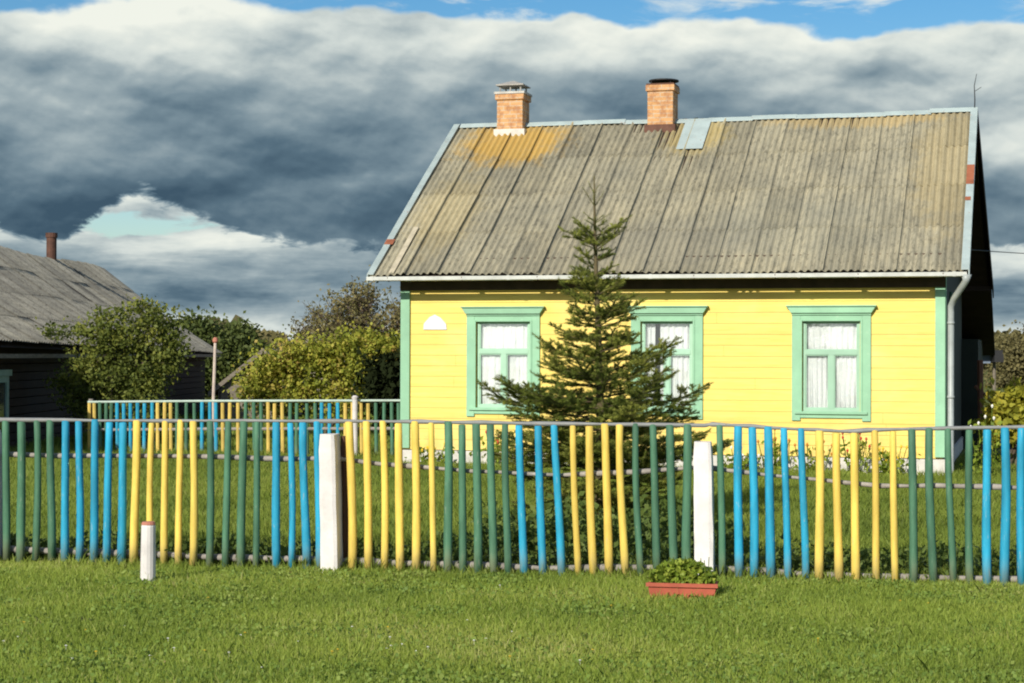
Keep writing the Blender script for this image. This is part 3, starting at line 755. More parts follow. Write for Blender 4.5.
mb.tube([(cxp, 21.8, 3.9), (cxp, 21.8, CAMZ + (354 - 236) / F * 51.8 )], .14, 14); mb.tube([(cxp, 21.8, CAMZ + (354 - 238) / F * 51.8), (cxp, 21.8, CAMZ + (354 - 233.5) / F * 51.8)], .165, 14)
mb.build('chimney', M_RUST, nh, smooth=False)
mpale = painted('pale_green_casing', (.34, .50, .44, 1), .2, 4, .6)
def nwin(y0, y1, z0, z1):
    c = MB(); c.box(.002, .05, y0, y0 + .14, z0, z1); c.box(.002, .05, y1 - .14, y1, z0, z1); c.box(.002, .05, y0 + .141, y1 - .141, z0, z0 + .12); c.box(.002, .05, y0 + .141, y1 - .141, z1 - .12, z1)
    c.box(.002, .08, y0 - .1, y1 + .1, z1 + .002, z1 + .12)
    w_ = c.build('window', mpale, nh); c = MB(); c.box(.004, .02, y0 + .14, y1 - .14, z0 + .12, z1 - .12); c.build('pane', plain('dim_glass', (.05, .06, .07, 1), .1), w_)
nwin(3.9, 5.15, .25, 1.42); nwin(17.0, 18.6, .45, 1.35)

# ------------------------------------------------------------------ foliage helpers
def leaf_quads(C, size, rng, flat=0.0, elong=1.6):
    """C (n,3) centres -> V,F of one rhombus leaf per centre"""
    n = len(C)
    a = rng.normal(size=(n, 3)); a /= np.linalg.norm(a, axis=1)[:, None]
    b = rng.normal(size=(n, 3)); b -= (a * b).sum(1)[:, None] * a; b /= np.linalg.norm(b, axis=1)[:, None]
    sz = size * rng.uniform(.6, 1.3, n)[:, None]
    a = a * sz * elong * .5; b = b * sz * .5
    V_ = np.stack([C - a, C + b - a * .1, C + a, C - b - a * .1], 1).reshape(-1, 3)
    return V_, np.arange(4 * n).reshape(n, 4)
def crown_points(blobs, n, rng, hollow=.5, clump=.18, per=14, ground=.02):
    """points in clumps inside a union of ellipsoids (cx,cy,cz,rx,ry,rz)"""
    B_ = np.array(blobs); vol = B_[:, 3] * B_[:, 4] * B_[:, 5]; pr = vol ** .75; pr /= pr.sum()
    nc = max(1, n // per)
    k = rng.choice(len(B_), nc, p=pr); d = rng.normal(size=(nc, 3)); d /= np.linalg.norm(d, axis=1)[:, None]
    r = (hollow + (1.05 - hollow) * rng.random(nc)) [:, None]
    c = B_[k, :3] + d * r * B_[k, 3:]
    tone = rng.random(nc)
    cs = clump * rng.uniform(.5, 1.5, nc)
    idx = np.repeat(np.arange(nc), per)
    pts = c[idx] + rng.normal(size=(len(idx), 3)) * cs[idx][:, None] * np.array([1, 1, .75])
    tn = np.clip(tone[idx] * .7 + rng.random(len(idx)) * .35, 0, 1)
    m = pts[:, 2] > ground
    return pts[m], tn[m], c
def tree(name, base, label, cat, blobs, n, leaf, m, bark=M_BARK, trunk_r=.09, hollow=.45, clump=.2, per=14, seed=0, group=None, limbs=16, crown_name='crown', forks=3, elong=1.6):
    rng = np.random.default_rng(seed); rnd = random.Random(seed)
    root = empty(name, base, label, cat, 0, group)
    pts, tn, cc = crown_points(blobs, n, rng, hollow, clump, per)
    V_, F_ = leaf_quads(pts, leaf, rng, elong=elong)
    npmesh(crown_name, V_, F_, np.repeat(tn, 4), m, root)
    t = MB(); B_ = np.array(blobs); top = B_[:, 2].max(); mid = B_[:, :3].mean(0)
    for f_ in range(forks):
        ex = B_[rnd.randrange(len(B_)), :3]
        b0 = Vector((rnd.uniform(-.12, .12) * (forks > 1), rnd.uniform(-.1, .1) * (forks > 1), -.03))
        pth = [b0, b0.lerp(Vector(ex), .35) + Vector((rnd.uniform(-.1, .1), 0, .1)), b0.lerp(Vector(ex), .75), Vector(ex)]
        t.tube(pth, [trunk_r, trunk_r * .75, trunk_r * .45, trunk_r * .2], 8)
        for q in range(limbs // forks):
            e = Vector(cc[rnd.randrange(len(cc))]); s0 = pth[0].lerp(pth[3], rnd.uniform(.3, .9))
            md = s0.lerp(e, .5) + Vector((rnd.uniform(-.1, .1), rnd.uniform(-.1, .1), .08))
            t.tube([s0, md, e], [trunk_r * .3, trunk_r * .18, trunk_r * .06], 5)
    t.build('trunk', bark, root, smooth=True)
    return root

# ------------------------------------------------------------------ SPRUCE
def spruce():
    rng = np.random.default_rng(21); rnd = random.Random(21)
    Yt = 20.0; base = GX(600, Yt); sc_ = F / Yt
    root = empty('spruce_tree', base, 'young spruce with sparse pointed top, growing between fence and yellow house', 'tree')
    def zz(py): return CAMZ + (355 - py) / sc_
    hgt = zz(176)
    tr = MB(); pth = []; rad = []
    for i in range(16):
        u = i / 15; pth.append(Vector((.02 * math.sin(u * 5) - .05 * u, .015 * math.cos(u * 7), hgt * u - .02 * (i == 0)))); rad.append(.055 * (1 - u) ** .9 + .006)
    tr.tube(pth, rad, 9); 
    def trunk_at(z):
        u = max(0, min(1, z / hgt)) * 15; i = min(14, int(u)); return pth[i].lerp(pth[i + 1], u - i)
    # (z, reach) envelope
    env = [(0.15, .8), (.5, 1.02), (.95, 1.18), (1.25, 1.22), (1.5, 1.02), (1.75, .70), (2.0, .58), (2.2, .54), (2.36, .62), (2.52, .36), (2.66, .24), (2.82, .34), (3.02, .42), (3.16, .30), (3.3, .10), (3.45, .07), (3.62, .16)]
    def reach(z):
        for (a, ra), (b, rb) in zip(env, env[1:]):
            if a <= z <= b: return ra + (rb - ra) * (z - a) / (b - a)
        return .1
    br = MB(); NC = []; ND = []; NT_ = []          # needles: centre, twig direction, tone
    def twig(p, d, ln, tone, dens=520, r=.004):
        k = 3; pts = [p]; dd = d.copy()
        for i in range(k):
            dd = (dd + Vector((rnd.uniform(-.08, .08), rnd.uniform(-.08, .08), .05))).normalized(); pts.append(pts[-1] + dd * ln / k)
        br.tube(pts, [r, r * .8, r * .6, r * .3], 4, cap=False)
        n = max(4, int(ln * dens))
        for i in range(n):
            u = i / n * k; j = min(k - 1, int(u)); NC.append(pts[j].lerp(pts[j + 1], u - j)); ND.append((pts[j + 1] - pts[j]).normalized()); NT_.append(tone + rnd.uniform(-.15, .25) + .25 * (u / k))
        return pts
    z = .18
    while z < hgt - .12:
        rc = reach(z); up = z / hgt
        nb = 8 if z < 1.55 else (6 if z < 2.5 else 5)
        a0 = rnd.uniform(0, 6.28)
        for b in range(nb):
            an = a0 + 2 * math.pi * b / nb + rnd.uniform(-.3, .3)
            ln = rc * rnd.uniform(.55, 1.1 if z > 1.45 else 1.22) * (1.0 if rnd.random() > .15 else 1.15)
            el = .06 + .72 * up ** 2.0 + rnd.uniform(-.2, .22)
            if z > 3.2: break
            d = Vector((math.cos(an) * math.cos(el), math.sin(an) * math.cos(el), math.sin(el)))
            p = trunk_at(z + rnd.uniform(-.10, .10)); pts = [p]; k = 7; dd = d.copy(); tone = rnd.uniform(.15, .75)
            for i in range(k):
                dd = (dd + Vector((rnd.uniform(-.06, .06), rnd.uniform(-.06, .06), -.03 if i < 3 else .13))).normalized(); pts.append(pts[-1] + dd * ln / k)
            br.tube(pts, [.009 * (1 - i / (k + 1)) * (1.3 - up) + .0025 for i in range(k + 1)], 5, cap=False)
            # needles on the outer branch itself
            n = int(ln * 520)
            for i in range(n):
                u = (.18 + .82 * i / n) * k; j = min(k - 1, int(u)); NC.append(pts[j].lerp(pts[j + 1], u - j)); ND.append((pts[j + 1] - pts[j]).normalized()); NT_.append(tone + .25 * u / k + rnd.uniform(-.1, .2))
            nl = max(4, int(ln * 16))
            for q in range(nl):
                u = (.20 + .76 * (q + rnd.random()) / nl); uj = u * k; j = min(k - 1, int(uj)); pp = pts[j].lerp(pts[j + 1], uj - j); ax = (pts[j + 1] - pts[j]).normalized()
                sd_ = 1 if q % 2 else -1
                lat = ax.cross(Vector((0, 0, 1))).normalized() * sd_
                td = (ax * .75 + lat * rnd.uniform(.55, .95) + Vector((0, 0, rnd.uniform(-.35, .25)))).normalized()
                tl = ln * (1 - u) * .50 + rnd.uniform(.05, .12)
                tl = min(tl, .36)
                tp = twig(pp, td, tl, tone)
                if tl > .14:
                    for e in range(int(tl * 16)):
                        w_ = rnd.uniform(.25, .85) * 3; jj = min(2, int(w_)); p2 = tp[jj].lerp(tp[jj + 1], w_ - jj)
                        s2 = td.cross(Vector((0, 0, 1))).normalized() * (1 if e % 2 else -1)
                        twig(p2, (td * .8 + s2 * .7 + Vector((0, 0, rnd.uniform(-.3, .3)))).normalized(), rnd.uniform(.04, .10), tone + .1, 520, .002)
        z += rnd.uniform(.105, .15) if z < 1.75 else (rnd.uniform(.10, .15) if z < 2.45 or z > 2.75 else .16)
    for (zq, an, el, ln) in ((3.47, 2.9, .95, .24), (3.46, .3, .9, .20), (3.48, 1.5, 1.0, .16), (3.46, 4.6, .9, .2), (3.30, 3.4, .6, .16), (3.28, .1, .5, .22), (3.60, 3.1, 1.05, .15), (3.6, .5, 1.1, .12)):
        twig(trunk_at(zq), Vector((math.cos(an) * math.cos(el), math.sin(an) * math.cos(el), math.sin(el))), ln, .5, 260, .004)
    # leader needles
    for i in range(160):
        zq = hgt - .6 * rnd.random(); NC.append(trunk_at(zq)); ND.append(Vector((0, 0, 1))); NT_.append(rnd.uniform(.4, 1))
    tr.build('trunk', M_BARKL, root, smooth=True); br.build('branches', M_BARKL, root)
    C = np.array([tuple(v) for v in NC]); Dv = np.array([tuple(v) for v in ND]); T = np.clip(np.array(NT_), 0, 1)
    n = len(C); print('needles', n)
    a = rng.normal(size=(n, 3)); a -= (a * Dv).sum(1)[:, None] * Dv; a /= np.linalg.norm(a, axis=1)[:, None]
    nd = a * .85 + Dv * .65; nd /= np.linalg.norm(nd, axis=1)[:, None]
    ln = rng.uniform(.022, .038, n)[:, None]; wv = np.cross(nd, Dv); wv /= (np.linalg.norm(wv, axis=1)[:, None] + 1e-9)
    V_ = np.stack([C - wv * .0029, C + wv * .0029, C + nd * ln], 1).reshape(-1, 3)
    npmesh('needles', V_, np.arange(3 * n).reshape(n, 3), np.repeat(T, 3), M_NEEDLE, root)
spruce()

# ------------------------------------------------------------------ FENCES
FL = G(0, 563); FR = G(1024, 588)
fd = (FR - FL).normalized(); fn = Vector((fd.y, -fd.x, 0))     # towards the camera
if fn.y > 0: fn = -fn
def fp(px, py, off=0.0):
    """fence-plane point at a pixel (world), plane shifted by off towards the camera"""
    d = ray(px, py); n = fn; t = (FL + fn * off - CP).dot(n) / d.dot(n); return CP + d * t
fence = empty('picket_fence', FL, 'near fence of blue, yellow and green pickets with white posts, along the verge', 'fence')
inv = Matrix.Translation(-FL)
def loc(v): return v - FL
pk = []
G_, B__, Y_ = M_GRN, M_BLUE, M_YEL
rows = [(-38, -38, G_), (-23, -24, G_), (-9, -9, G_), (6, 6, G_), (21, 21, G_), (37, 36.5, G_), (51, 51, G_), (65.5, 65, B__), (80, 78.5, B__), (96, 93, B__), (110, 106, B__), (123.5, 121, B__),
        (136, 134.5, Y_), (151.5, 150, Y_), (165, 164, Y_), (180, 178.5, Y_), (194, 193, Y_), (210, 210, G_), (228, 225.5, G_), (243, 241.5, G_), (245 + 12, 256, G_),
        (275.5, 277, B__), (291, 291.5, B__), (304, 305.5, B__), (318.5, 318, B__), (350, 352, Y_), (367, 368, Y_), (383, 385, Y_), (398.5, 400, Y_), (415.5, 416, Y_), (431.5, 433.5, Y_),
        (447, 449.5, G_), (462, 463, G_), (476.5, 478, G_), (491, 493, G_), (506, 507, G_), (519, 524, B__), (538, 543, B__), (555, 561, B__), (573, 578, Y_), (589, 593.5, Y_), (605, 609, Y_), (620.5, 624, Y_),
        (635.6, 640, G_), (652.5, 657.5, G_), (670, 674, G_), (686, 688, G_), (720, 722, G_), (738.5, 738.5, B__), (752.7, 754, B__), (768, 771, B__), (784, 788, B__), (802.5, 804.5, B__),
        (818.6, 820, Y_), (837, 838, Y_), (854, 856, Y_), (874, 877, Y_), (893, 895, Y_), (912, 913.5, G_), (930, 932, G_), (949, 952, G_), (968.5, 970, G_), (986, 988, B__), (1004, 1005.5, B__), (1021, 1021.5, B__), (1038, 1039, B__), (1055, 1056, B__)]
toprail = [(-40, 418), (0, 419), (100, 420), (200, 420.5), (333, 420.5), (420, 421), (512, 423), (600, 423.5), (704, 425), (712, 424), (770, 427), (840, 431), (880, 429.5), (950, 427.5), (1024, 426.5), (1060, 427)]
midrail = [(-40, 454), (0, 454), (60, 456), (180, 456), (290, 459), (333, 458), (380, 464), (470, 471), (560, 475), (640, 472), (704, 467), (740, 472), (820, 480), (880, 486), (960, 486), (1060, 489)]
botrail = [(-40, 549), (0, 549), (120, 553), (240, 558), (333, 560), (420, 564), (540, 568), (620, 568), (704, 567), (800, 574), (900, 577), (1060, 580)]
def lerpl(pl, x):
    for (a, ya), (b, yb) in zip(pl, pl[1:]):
        if a <= x <= b: return ya + (yb - ya) * (x - a) / (b - a)
    return pl[-1][1]
rnd = random.Random(3)
cname = {M_GRN: 'dark green picket', M_BLUE: 'sky blue picket', M_YEL: 'yellow picket'}
bots = [(-50, 557), (65, 562), (290, 569), (430, 573), (560, 578), (640, 577), (700, 576), (740, 577), (850, 585), (1060, 587)]
for (xt, xb_, m) in rows:
    yt = lerpl(toprail, xt) + rnd.uniform(0, 3.5); yb = lerpl(bots, xb_) + rnd.uniform(-1.5, 3)
    a = loc(fp(xt, yt)); b = loc(fp(xb_, yb)); r = rnd.uniform(.028, .039); fl = rnd.uniform(-1, 1) > 0
    k = MB(); pts = []; rad = []
    nn = 7; bx = rnd.uniform(-.014, .014); ph = rnd.uniform(0, 3)
    for i in range(nn + 1):
        u = i / nn; q = a.lerp(b, u) + fd * bx * math.sin(u * math.pi * 1.2 + ph); pts.append(q); rad.append(r * (.90 + .14 * u) * (1 + rnd.uniform(-.04, .04)))
    k.tube([pts[0] + Vector((0, 0, .006))] + pts, [rad[0] * .72] + rad, 10)
    o = k.build('picket', m, fence, smooth=False); o['label'] = cname[m]
    for p_ in o.data.polygons: p_.use_smooth = len(p_.vertices) == 4
def rail(pl, r, off, m, name='rail', n=7):
    k = MB(); pts = []; rad = []
    for i in range(len(pl) - 1):
        for j in range(3):
            x = pl[i][0] + (pl[i + 1][0] - pl[i][0]) * j / 3; y = lerpl(pl, x); pts.append(loc(fp(x, y, off)) + Vector((0, 0, rnd.uniform(-.003, .003)))); rad.append(r * rnd.uniform(.65, 1.25))
    pts.append(loc(fp(pl[-1][0], pl[-1][1], off))); rad.append(r)
    k.tube(pts, rad, n); return k.build(name, m, fence, smooth=True)
rail([(x, y + .5) for x, y in toprail], .017, .0, M_RAILMET, 'top_rail')
rail(midrail, .021, -.07, M_RAIL, 'middle_rail')
rail(botrail, .030, -.075, M_RAIL, 'bottom_rail')
a = loc(fp(344.5, 436, -.09)); b = loc(fp(344.5, 566, -.09)); k = MB(); k.tube([a, a.lerp(b, .5), b], .035, 4); k.build('post_shade_board', painted('post_shade_brown', (.10, .05, .03, 1), .3, 5, .9), fence)  # added brown board standing in for the post's shaded, unpainted right side
for (x, yt, yb, wpx) in ((-5.5, 430, 562, 17), (333.5, 433.5, 570, 17.5), (704, 441, 578, 19)):
    a = loc(fp(x - (1 if x == 333.5 else 0), yt, -.06)); b = loc(fp(x + 1.5, yb, -.06)); a.x, b.x = a.x, b.x
    wd = wpx / (F / fp(x, 500).y) / 2; k = MB(); n = 8; vs = []
    for i in range(n + 1):
        u = i / n; c = a.lerp(b, u); ws = wd * (.93 + .07 * u); dd = .095
        if i == 0: ws *= .9; dd *= .9
        if i == n: c = Vector((c.x, c.y, -.1))
        for (sx, sy) in ((-1, -1), (-.6, -1.12), (.6, -1.12), (1, -1), (1, 1), (-1, 1)):
            q = c + fd * (sx * ws) - fn * (sy * dd) * 1 + fn * .0 + Vector((rnd.uniform(-.003, .003), rnd.uniform(-.003, .003), rnd.uniform(-.004, .004))); vs.append(q + fn * .09)
    m6 = 6; fs = [tuple(range(m6))] + [(i * m6 + j, i * m6 + (j + 1) % m6, (i + 1) * m6 + (j + 1) % m6, (i + 1) * m6 + j) for i in range(n) for j in range(m6)]
    k.add(vs, fs); k.build('post', M_WHITE, fence)

# far fence (left of the house)
Yl, Yr = 34.6, 33.0
f2 = empty('picket_fence', GX(88, Yl), 'lower far fence of coloured pickets, left of the yellow house', 'fence')
def f2p(px, py):
    a = GX(88, Yl); b = GX(410, Yr); n = Vector((-(b - a).y, (b - a).x, 0)); d = ray(px, py); t = (a - CP).dot(n) / d.dot(n); return CP + d * t - a
far = ([(89.5, Y_), (94.5, Y_), (100, G_), (106, G_), (111, G_), (117.5, B__), (124, B__), (130.5, B__), (137.5, B__), (144.6, B__), (152, B__), (158, Y_), (164.6, Y_), (171, Y_), (177.5, G_), (186, G_), (194.5, G_),
        (202, B__), (210, B__), (216, B__), (222.5, Y_), (230, Y_), (238, Y_), (246, G_), (254, G_), (261, G_), (268, Y_), (275, Y_), (282.4, Y_), (290, G_), (297, G_), (306.5, G_), (315, G_), (322, B__), (330, B__), (337.5, B__),
        (345, Y_), (353, Y_), (361, Y_), (368, Y_), (376, G_), (384, G_), (391.6, G_), (399, G_), (406, G_)])
M_Y2 = painted('faded_yellow_picket', (.66, .48, .12, 1), .3, 5, .7); 
for x, m in far:
    mm = M_Y2 if m is Y_ else m
    a = f2p(x + rnd.uniform(-.5, .5), 402.5 + rnd.uniform(-.5, 1)); b = f2p(x + rnd.uniform(-.8, .8), 455); k = MB(); k.tube([a, a.lerp(b, .5), b], .036 if m is not G_ else .034, 8); o = k.build('picket', mm, f2); o['label'] = cname[m]
for y, r, m, nm in ((401, .022, painted('pale_green_rail', (.42, .52, .46, 1), .2, 5, .6), 'top_rail'), (429, .03, M_RAIL, 'middle_rail')):
    k = MB(); k.tube([f2p(88, y + 1), f2p(200, y), f2p(300, y - .3), f2p(408, y - .5)], r, 7); k.build(nm, m, f2)
k = MB(); a = f2p(355.5, 397); b = f2p(355.5, 460); a.y -= .1; b.y -= .1; k.tube([a + Vector((0, 0, .03)), a, a - Vector((0, 0, .05)), b], [.03, .065, .05, .05], 10); k.build('post', M_WHITE, f2)
k = MB(); a = f2p(90, 399); b = f2p(90, 460); a.y += .1; b.y += .1; k.tube([a, b], .05, 8); k.build('post', M_RAIL, f2)
# thin pole
pb_ = GX(213.5, 35.5); pole = empty('slim_pole', pb_, 'thin pale pole with reddish tip standing behind the far fence', 'pole')
k = MB(); tp = P(215.3, 343, 35.5) - pb_; k.tube([(0, 0, -.05), (0, 0, 1), tp], [.036, .034, .03], 8); k.build('shaft', painted('pale_pole', (.55, .46, .40, 1), .3, 6, .7), pole)
k = MB(); k.tube([tp, tp + Vector((0, 0, .03)), tp + Vector((0, 0, .08)), tp + Vector((0, 0, .11))], [.03, .055, .05, .02], 10); k.build('knob', M_BRICK_TIP, pole)

# marker post on the verge
mp = G(147.8, 583.5); mr = empty('marker_post', mp, 'short whitewashed marker post with reddish top standing on the verge', 'post')
s_ = mp.y / F; hgt = (583.5 - 524) * s_; k = MB(); k.tube([(0, 0, -.05), (0.002, 0, .2), (.003, 0, hgt - .02), (.003, 0, hgt)], [.061, .06, .057, .05], 14); k.build('shaft', M_WHITE, mr)
k = MB(); k.tube([(.003, 0, hgt - .005), (.003, 0, hgt + .018)], [.058, .05], 14); k.build('top_cap', M_BRICK_TIP, mr)

# planter tray and its plants
pt = G(683, 598); sc_ = pt.y / F; pw = 68 * sc_; ph_ = 16 * sc_
tr = empty('planter_tray', pt, 'long terracotta red planter tray lying on grass before the fence', 'planter', -.17)
k = MB(); k.add([(-pw / 2 + .02, -.10, 0), (pw / 2 - .02, -.10, 0), (pw / 2 - .02, .10, 0), (-pw / 2 + .02, .10, 0), (-pw / 2, -.12, ph_), (pw / 2, -.12, ph_), (pw / 2, .12, ph_), (-pw / 2, .12, ph_),
    (-pw / 2 + .02, -.10, ph_), (pw / 2 - .02, -.10, ph_), (pw / 2 - .02, .10, ph_), (-pw / 2 + .02, .10, ph_), (-pw / 2 + .03, -.09, ph_ - .03), (pw / 2 - .03, -.09, ph_ - .03), (pw / 2 - .03, .09, ph_ - .03), (-pw / 2 + .03, .09, ph_ - .03)],
    [(0, 3, 2, 1), (0, 1, 5, 4), (1, 2, 6, 5), (2, 3, 7, 6), (3, 0, 4, 7), (4, 5, 9, 8), (5, 6, 10, 9), (6, 7, 11, 10), (7, 4, 8, 11), (8, 9, 13, 12), (9, 10, 14, 13), (10, 11, 15, 14), (11, 8, 12, 15)])
k.build('tray', M_TERRA, tr)
k = MB(); k.box(-pw / 2 - .012, pw / 2 + .012, -.132, -.115, ph_ - .025, ph_ + .004); k.build('rim', M_TERRA, tr)
k = MB(); k.box(-pw / 2 + .025, pw / 2 - .025, -.095, .095, ph_ - .035, ph_ - .015); k.build('soil', M_SOIL, tr)
rng = np.random.default_rng(5); n = 1500
root = empty('potted_plants', pt + Vector((0, 0, ph_ - .02)), 'leafy yellow green plants growing in the red planter tray', 'plant', -.17)
C = np.stack([rng.normal(0, .12, n).clip(-.24, .24), rng.uniform(-.09, .09, n), rng.random(n)], 1); C[:, 2] = .02 + C[:, 2] * (.17 - 1.6 * C[:, 0] ** 2) 
V_, F_ = leaf_quads(C, .03, rng); npmesh('foliage', V_, F_, np.repeat(rng.random(n), 4), M_PLANT, root)
k = MB()
for i in range(26):
    x = rnd.uniform(-.2, .2); k.tube([(x, rnd.uniform(-.07, .07), 0), (x + rnd.uniform(-.04, .04), rnd.uniform(-.1, .1), rnd.uniform(.1, .22))], .003, 4)
k.build('stems', M_PLANT, root)

# ------------------------------------------------------------------ TREES AND SHRUBS
def B(px, py, Y, rpx, rpy, base, ry=None):
    p = P(px, py, Y) - base; s = Y / F; return (p.x, p.y, p.z, rpx * s, (ry or rpx * s), rpy * s)
# elder bush at the left before the dark house
Y = 37; b = GX(125, Y)
tree('elder_bush', b, 'tall leafy bush with upright shoots before the dark log house', 'bush',
     [B(112, 335, Y, 30, 24, b), (B(150, 330, Y, 34, 28, b)), B(100, 372, Y, 34, 26, b), B(140, 378, Y, 40, 34, b), B(85, 402, Y, 24, 22, b), B(170, 352, Y, 20, 22, b), B(130, 418, Y, 45, 20, b),
      B(98, 308, Y, 5, 14, b), B(78, 330, Y, 16, 7, b), B(143, 308, Y, 12, 8, b), B(52, 332, Y, 12, 5, b), B(66, 380, Y, 14, 16, b)],
     17000, .055, M_BUSH, trunk_r=.05, hollow=.25, clump=.11, per=26, seed=31, forks=4, limbs=30)
# trees behind
Y = 66; 
for i, (cx, cy, rx, ry, lb) in enumerate([(196, 352, 26, 34, 'dark green tree rising behind the log house gable'), (236, 352, 22, 26, 'low dark tree between log house and grey shed')]):
    b = GX(cx, Y + i * 3); tree('broadleaf_tree', b, lb, 'tree', [B(cx, cy, Y, rx, ry, b), B(cx - rx * .5, cy + 22, Y, rx * .8, ry * .8, b), B(cx + rx * .6, cy + 22, Y, rx * .7, ry * .7, b), B(cx + 4, cy - ry * .6, Y, rx * .4, ry * .45, b)],
         11000, .11, M_DTREE, trunk_r=.16, clump=.22, seed=41 + i, group='trees behind the sheds')
# grey shed with rake, and further gable
def shed(name, label, pk_px, pk_py, el_px, el_py, er_px, er_py, Y, depth, wallm, roofm):
    p = P(pk_px, pk_py, Y); e0 = P(el_px, el_py, Y); e1 = P(er_px, er_py, Y); b = Vector((p.x, Y, 0)); r = empty(name, b, label, 'shed')
    k = MB(); k.prism([(e0.x - p.x + .25, 0), (e1.x - p.x - .25, 0), (e1.x - p.x - .25, e1.z + .05), (0, p.z - .15), (e0.x - p.x + .25, e0.z + .05)], .2, depth); k.build('wall', wallm, r)
    for e in (e0, e1):
        k = MB(); dx = e.x - p.x; k.add([(0, 0, p.z), (dx, 0, e.z), (dx, depth + .2, e.z), (0, depth + .2, p.z), (0, 0, p.z - .14), (dx, 0, e.z - .14), (dx, depth + .2, e.z - .14), (0, depth + .2, p.z - .14)], SF); k.build('roof', roofm, r)
    k = MB()
    for i in range(9):
        x = (e0.x - p.x) * .8 + (e1.x - e0.x) * .8 * i / 8; k.box(x - .012, x + .012, .18, .199, .1, min(e0.z, e1.z))
    k.build('batten', M_DARKWOOD, r)
    return r
shed('board_shed', 'grey board shed with one dark raking roof edge, behind the vines', 263, 348, 208, 392, 300, 385, 52, 5, M_SHEDW, M_SHEDW)
shed('gabled_barn', 'far gabled barn whose pale peak shows above the vines', 306, 325, 278, 356, 346, 362, 62, 7, painted('pale_barn_boards', (.34, .30, .22, 1), .3, 3, .9), M_ROOF2)
# vines / hedge
Y = 41; b = GX(320, Y)
vb = []
for i, (cx, cy, rx, ry) in enumerate([(262, 378, 18, 16), (285, 368, 22, 20), (310, 360, 26, 20), (338, 362, 26, 22), (362, 370, 16, 22), (275, 398, 28, 18), (310, 392, 30, 20), (345, 398, 28, 20), (335, 350, 10, 8), (296, 352, 8, 9), (318, 346, 7, 8), (350, 340, 9, 7), (270, 362, 10, 8), (388, 348, 20, 10), (372, 342, 22, 10), (402, 344, 14, 9), (360, 348, 18, 10), (252, 388, 12, 14)]):
    vb.append(B(cx, cy, Y, rx, ry, b, .7))
tree('grape_vine', b, 'yellowing grape vine thicket spreading left of the yellow house', 'vine', vb, 15000, .075, M_VINE, trunk_r=.05, hollow=.15, clump=.17, seed=51, forks=5, limbs=24, elong=1.2)
# near-black leaves fill the dark area below the vine by the house corner
Y = 39.5; b = GX(390, Y)
tree('dark_bush', b, 'dark bush in shade beneath the vine, at the house corner', 'bush', [B(388, 382, Y, 15, 22, b), B(396, 400, Y, 16, 24, b)], 5000, .09, plain('very_dark_leaves', (.016, .022, .009, 1), 1, 0), trunk_r=.06, seed=55)
# apple tree: sparse crown, many twigs
def twiggy(name, base, label, Y, cx, cyb, spread, hpx, seed, nleaf, m, cat='tree', leaf=.055, nb=26):
    rnd = random.Random(seed); rng = np.random.default_rng(seed); s = Y / F; r = empty(name, base, label, cat); t = MB(); ends = []
    z0 = 1.1
    t.tube([(0, 0, -.05), (.05, 0, .6), (0, 0, z0)], [.12, .1, .085], 9)
    for i in range(nb):
        an = rnd.uniform(0, 6.28); rr = spread * s * rnd.uniform(.35, 1.0); top = rnd.uniform(.45, 1.0) * hpx * s + CAMZ - (cyb - 354) * s
        e = Vector((math.cos(an) * rr, math.sin(an) * rr * .7, top * (1 - .25 * (rr / (spread * s)) ** 2)))
        s0 = Vector((0, 0, z0)); m1 = s0.lerp(e, .4) + Vector((rnd.uniform(-.15, .15), 0, .1)); m2 = s0.lerp(e, .75) + Vector((rnd.uniform(-.1, .1), rnd.uniform(-.1, .1), .12))
        t.tube([s0, m1, m2, e], [.03, .02, .012, .004], 5)
        for q in range(16):
            a = m1.lerp(m2, rnd.random()) if q % 3 == 0 else m2.lerp(e, rnd.random()); dd = Vector((rnd.uniform(-1, 1), rnd.uniform(-1, 1), rnd.uniform(-.2, 1.1))).normalized(); ln = rnd.uniform(.2, .6)
            b1 = a + dd * ln * .5 + Vector((0, 0, .02)); b2 = a + dd * ln + Vector((rnd.uniform(-.05, .05), 0, .08)); t.tube([a, b1, b2], [.008, .006, .003], 4)
            ends += [b1, b2, b1.lerp(b2, .5)]
    t.build('trunk', M_BARK, r)
    E = np.array([tuple(e) for e in ends]); idx = rng.integers(0, len(E), nleaf); C = E[idx] + rng.normal(0, .07, (nleaf, 3)); V_, F_ = leaf_quads(C, leaf, rng)
    npmesh('crown', V_, F_, np.repeat(rng.random(nleaf), 4), m, r); return r
twiggy('apple_tree', GX(378, 42), 'sparse brownish apple tree rising beside the yellow house corner', 42, 378, 354, 66, 74, 61, 4600, M_APPLE)
twiggy('fruit_tree', GX(338, 48), 'bare twiggy fruit tree rising behind the yellowing vine', 48, 338, 354, 50, 54, 62, 2400, M_APPLE)
# right side: yellow shrub and far tree
Y = 31; b = GX(1012, Y)
tree('yellow_shrub', b, 'bright yellow green shrub at right beyond the house corner', 'shrub', [B(1000, 412, Y, 14, 20, b), B(1024, 402, Y, 20, 18, b), B(1015, 425, Y, 26, 20, b), B(1045, 410, Y, 22, 24, b), B(990, 430, Y, 10, 12, b)], 4200, .085, M_YSHRUB, trunk_r=.04, clump=.1, seed=71, forks=4)
Y = 110; b = GX(1045, Y)
tree('far_tree', b, 'broad olive brown tree far off at the right edge', 'tree', [B(1040, 372, Y, 50, 42, b), B(1015, 385, Y, 24, 30, b), B(1060, 360, Y, 50, 40, b), B(1005, 400, Y, 22, 22, b), B(1028, 352, Y, 18, 18, b)], 26000, .15, M_FAR, trunk_r=.3, clump=.35, seed=72)
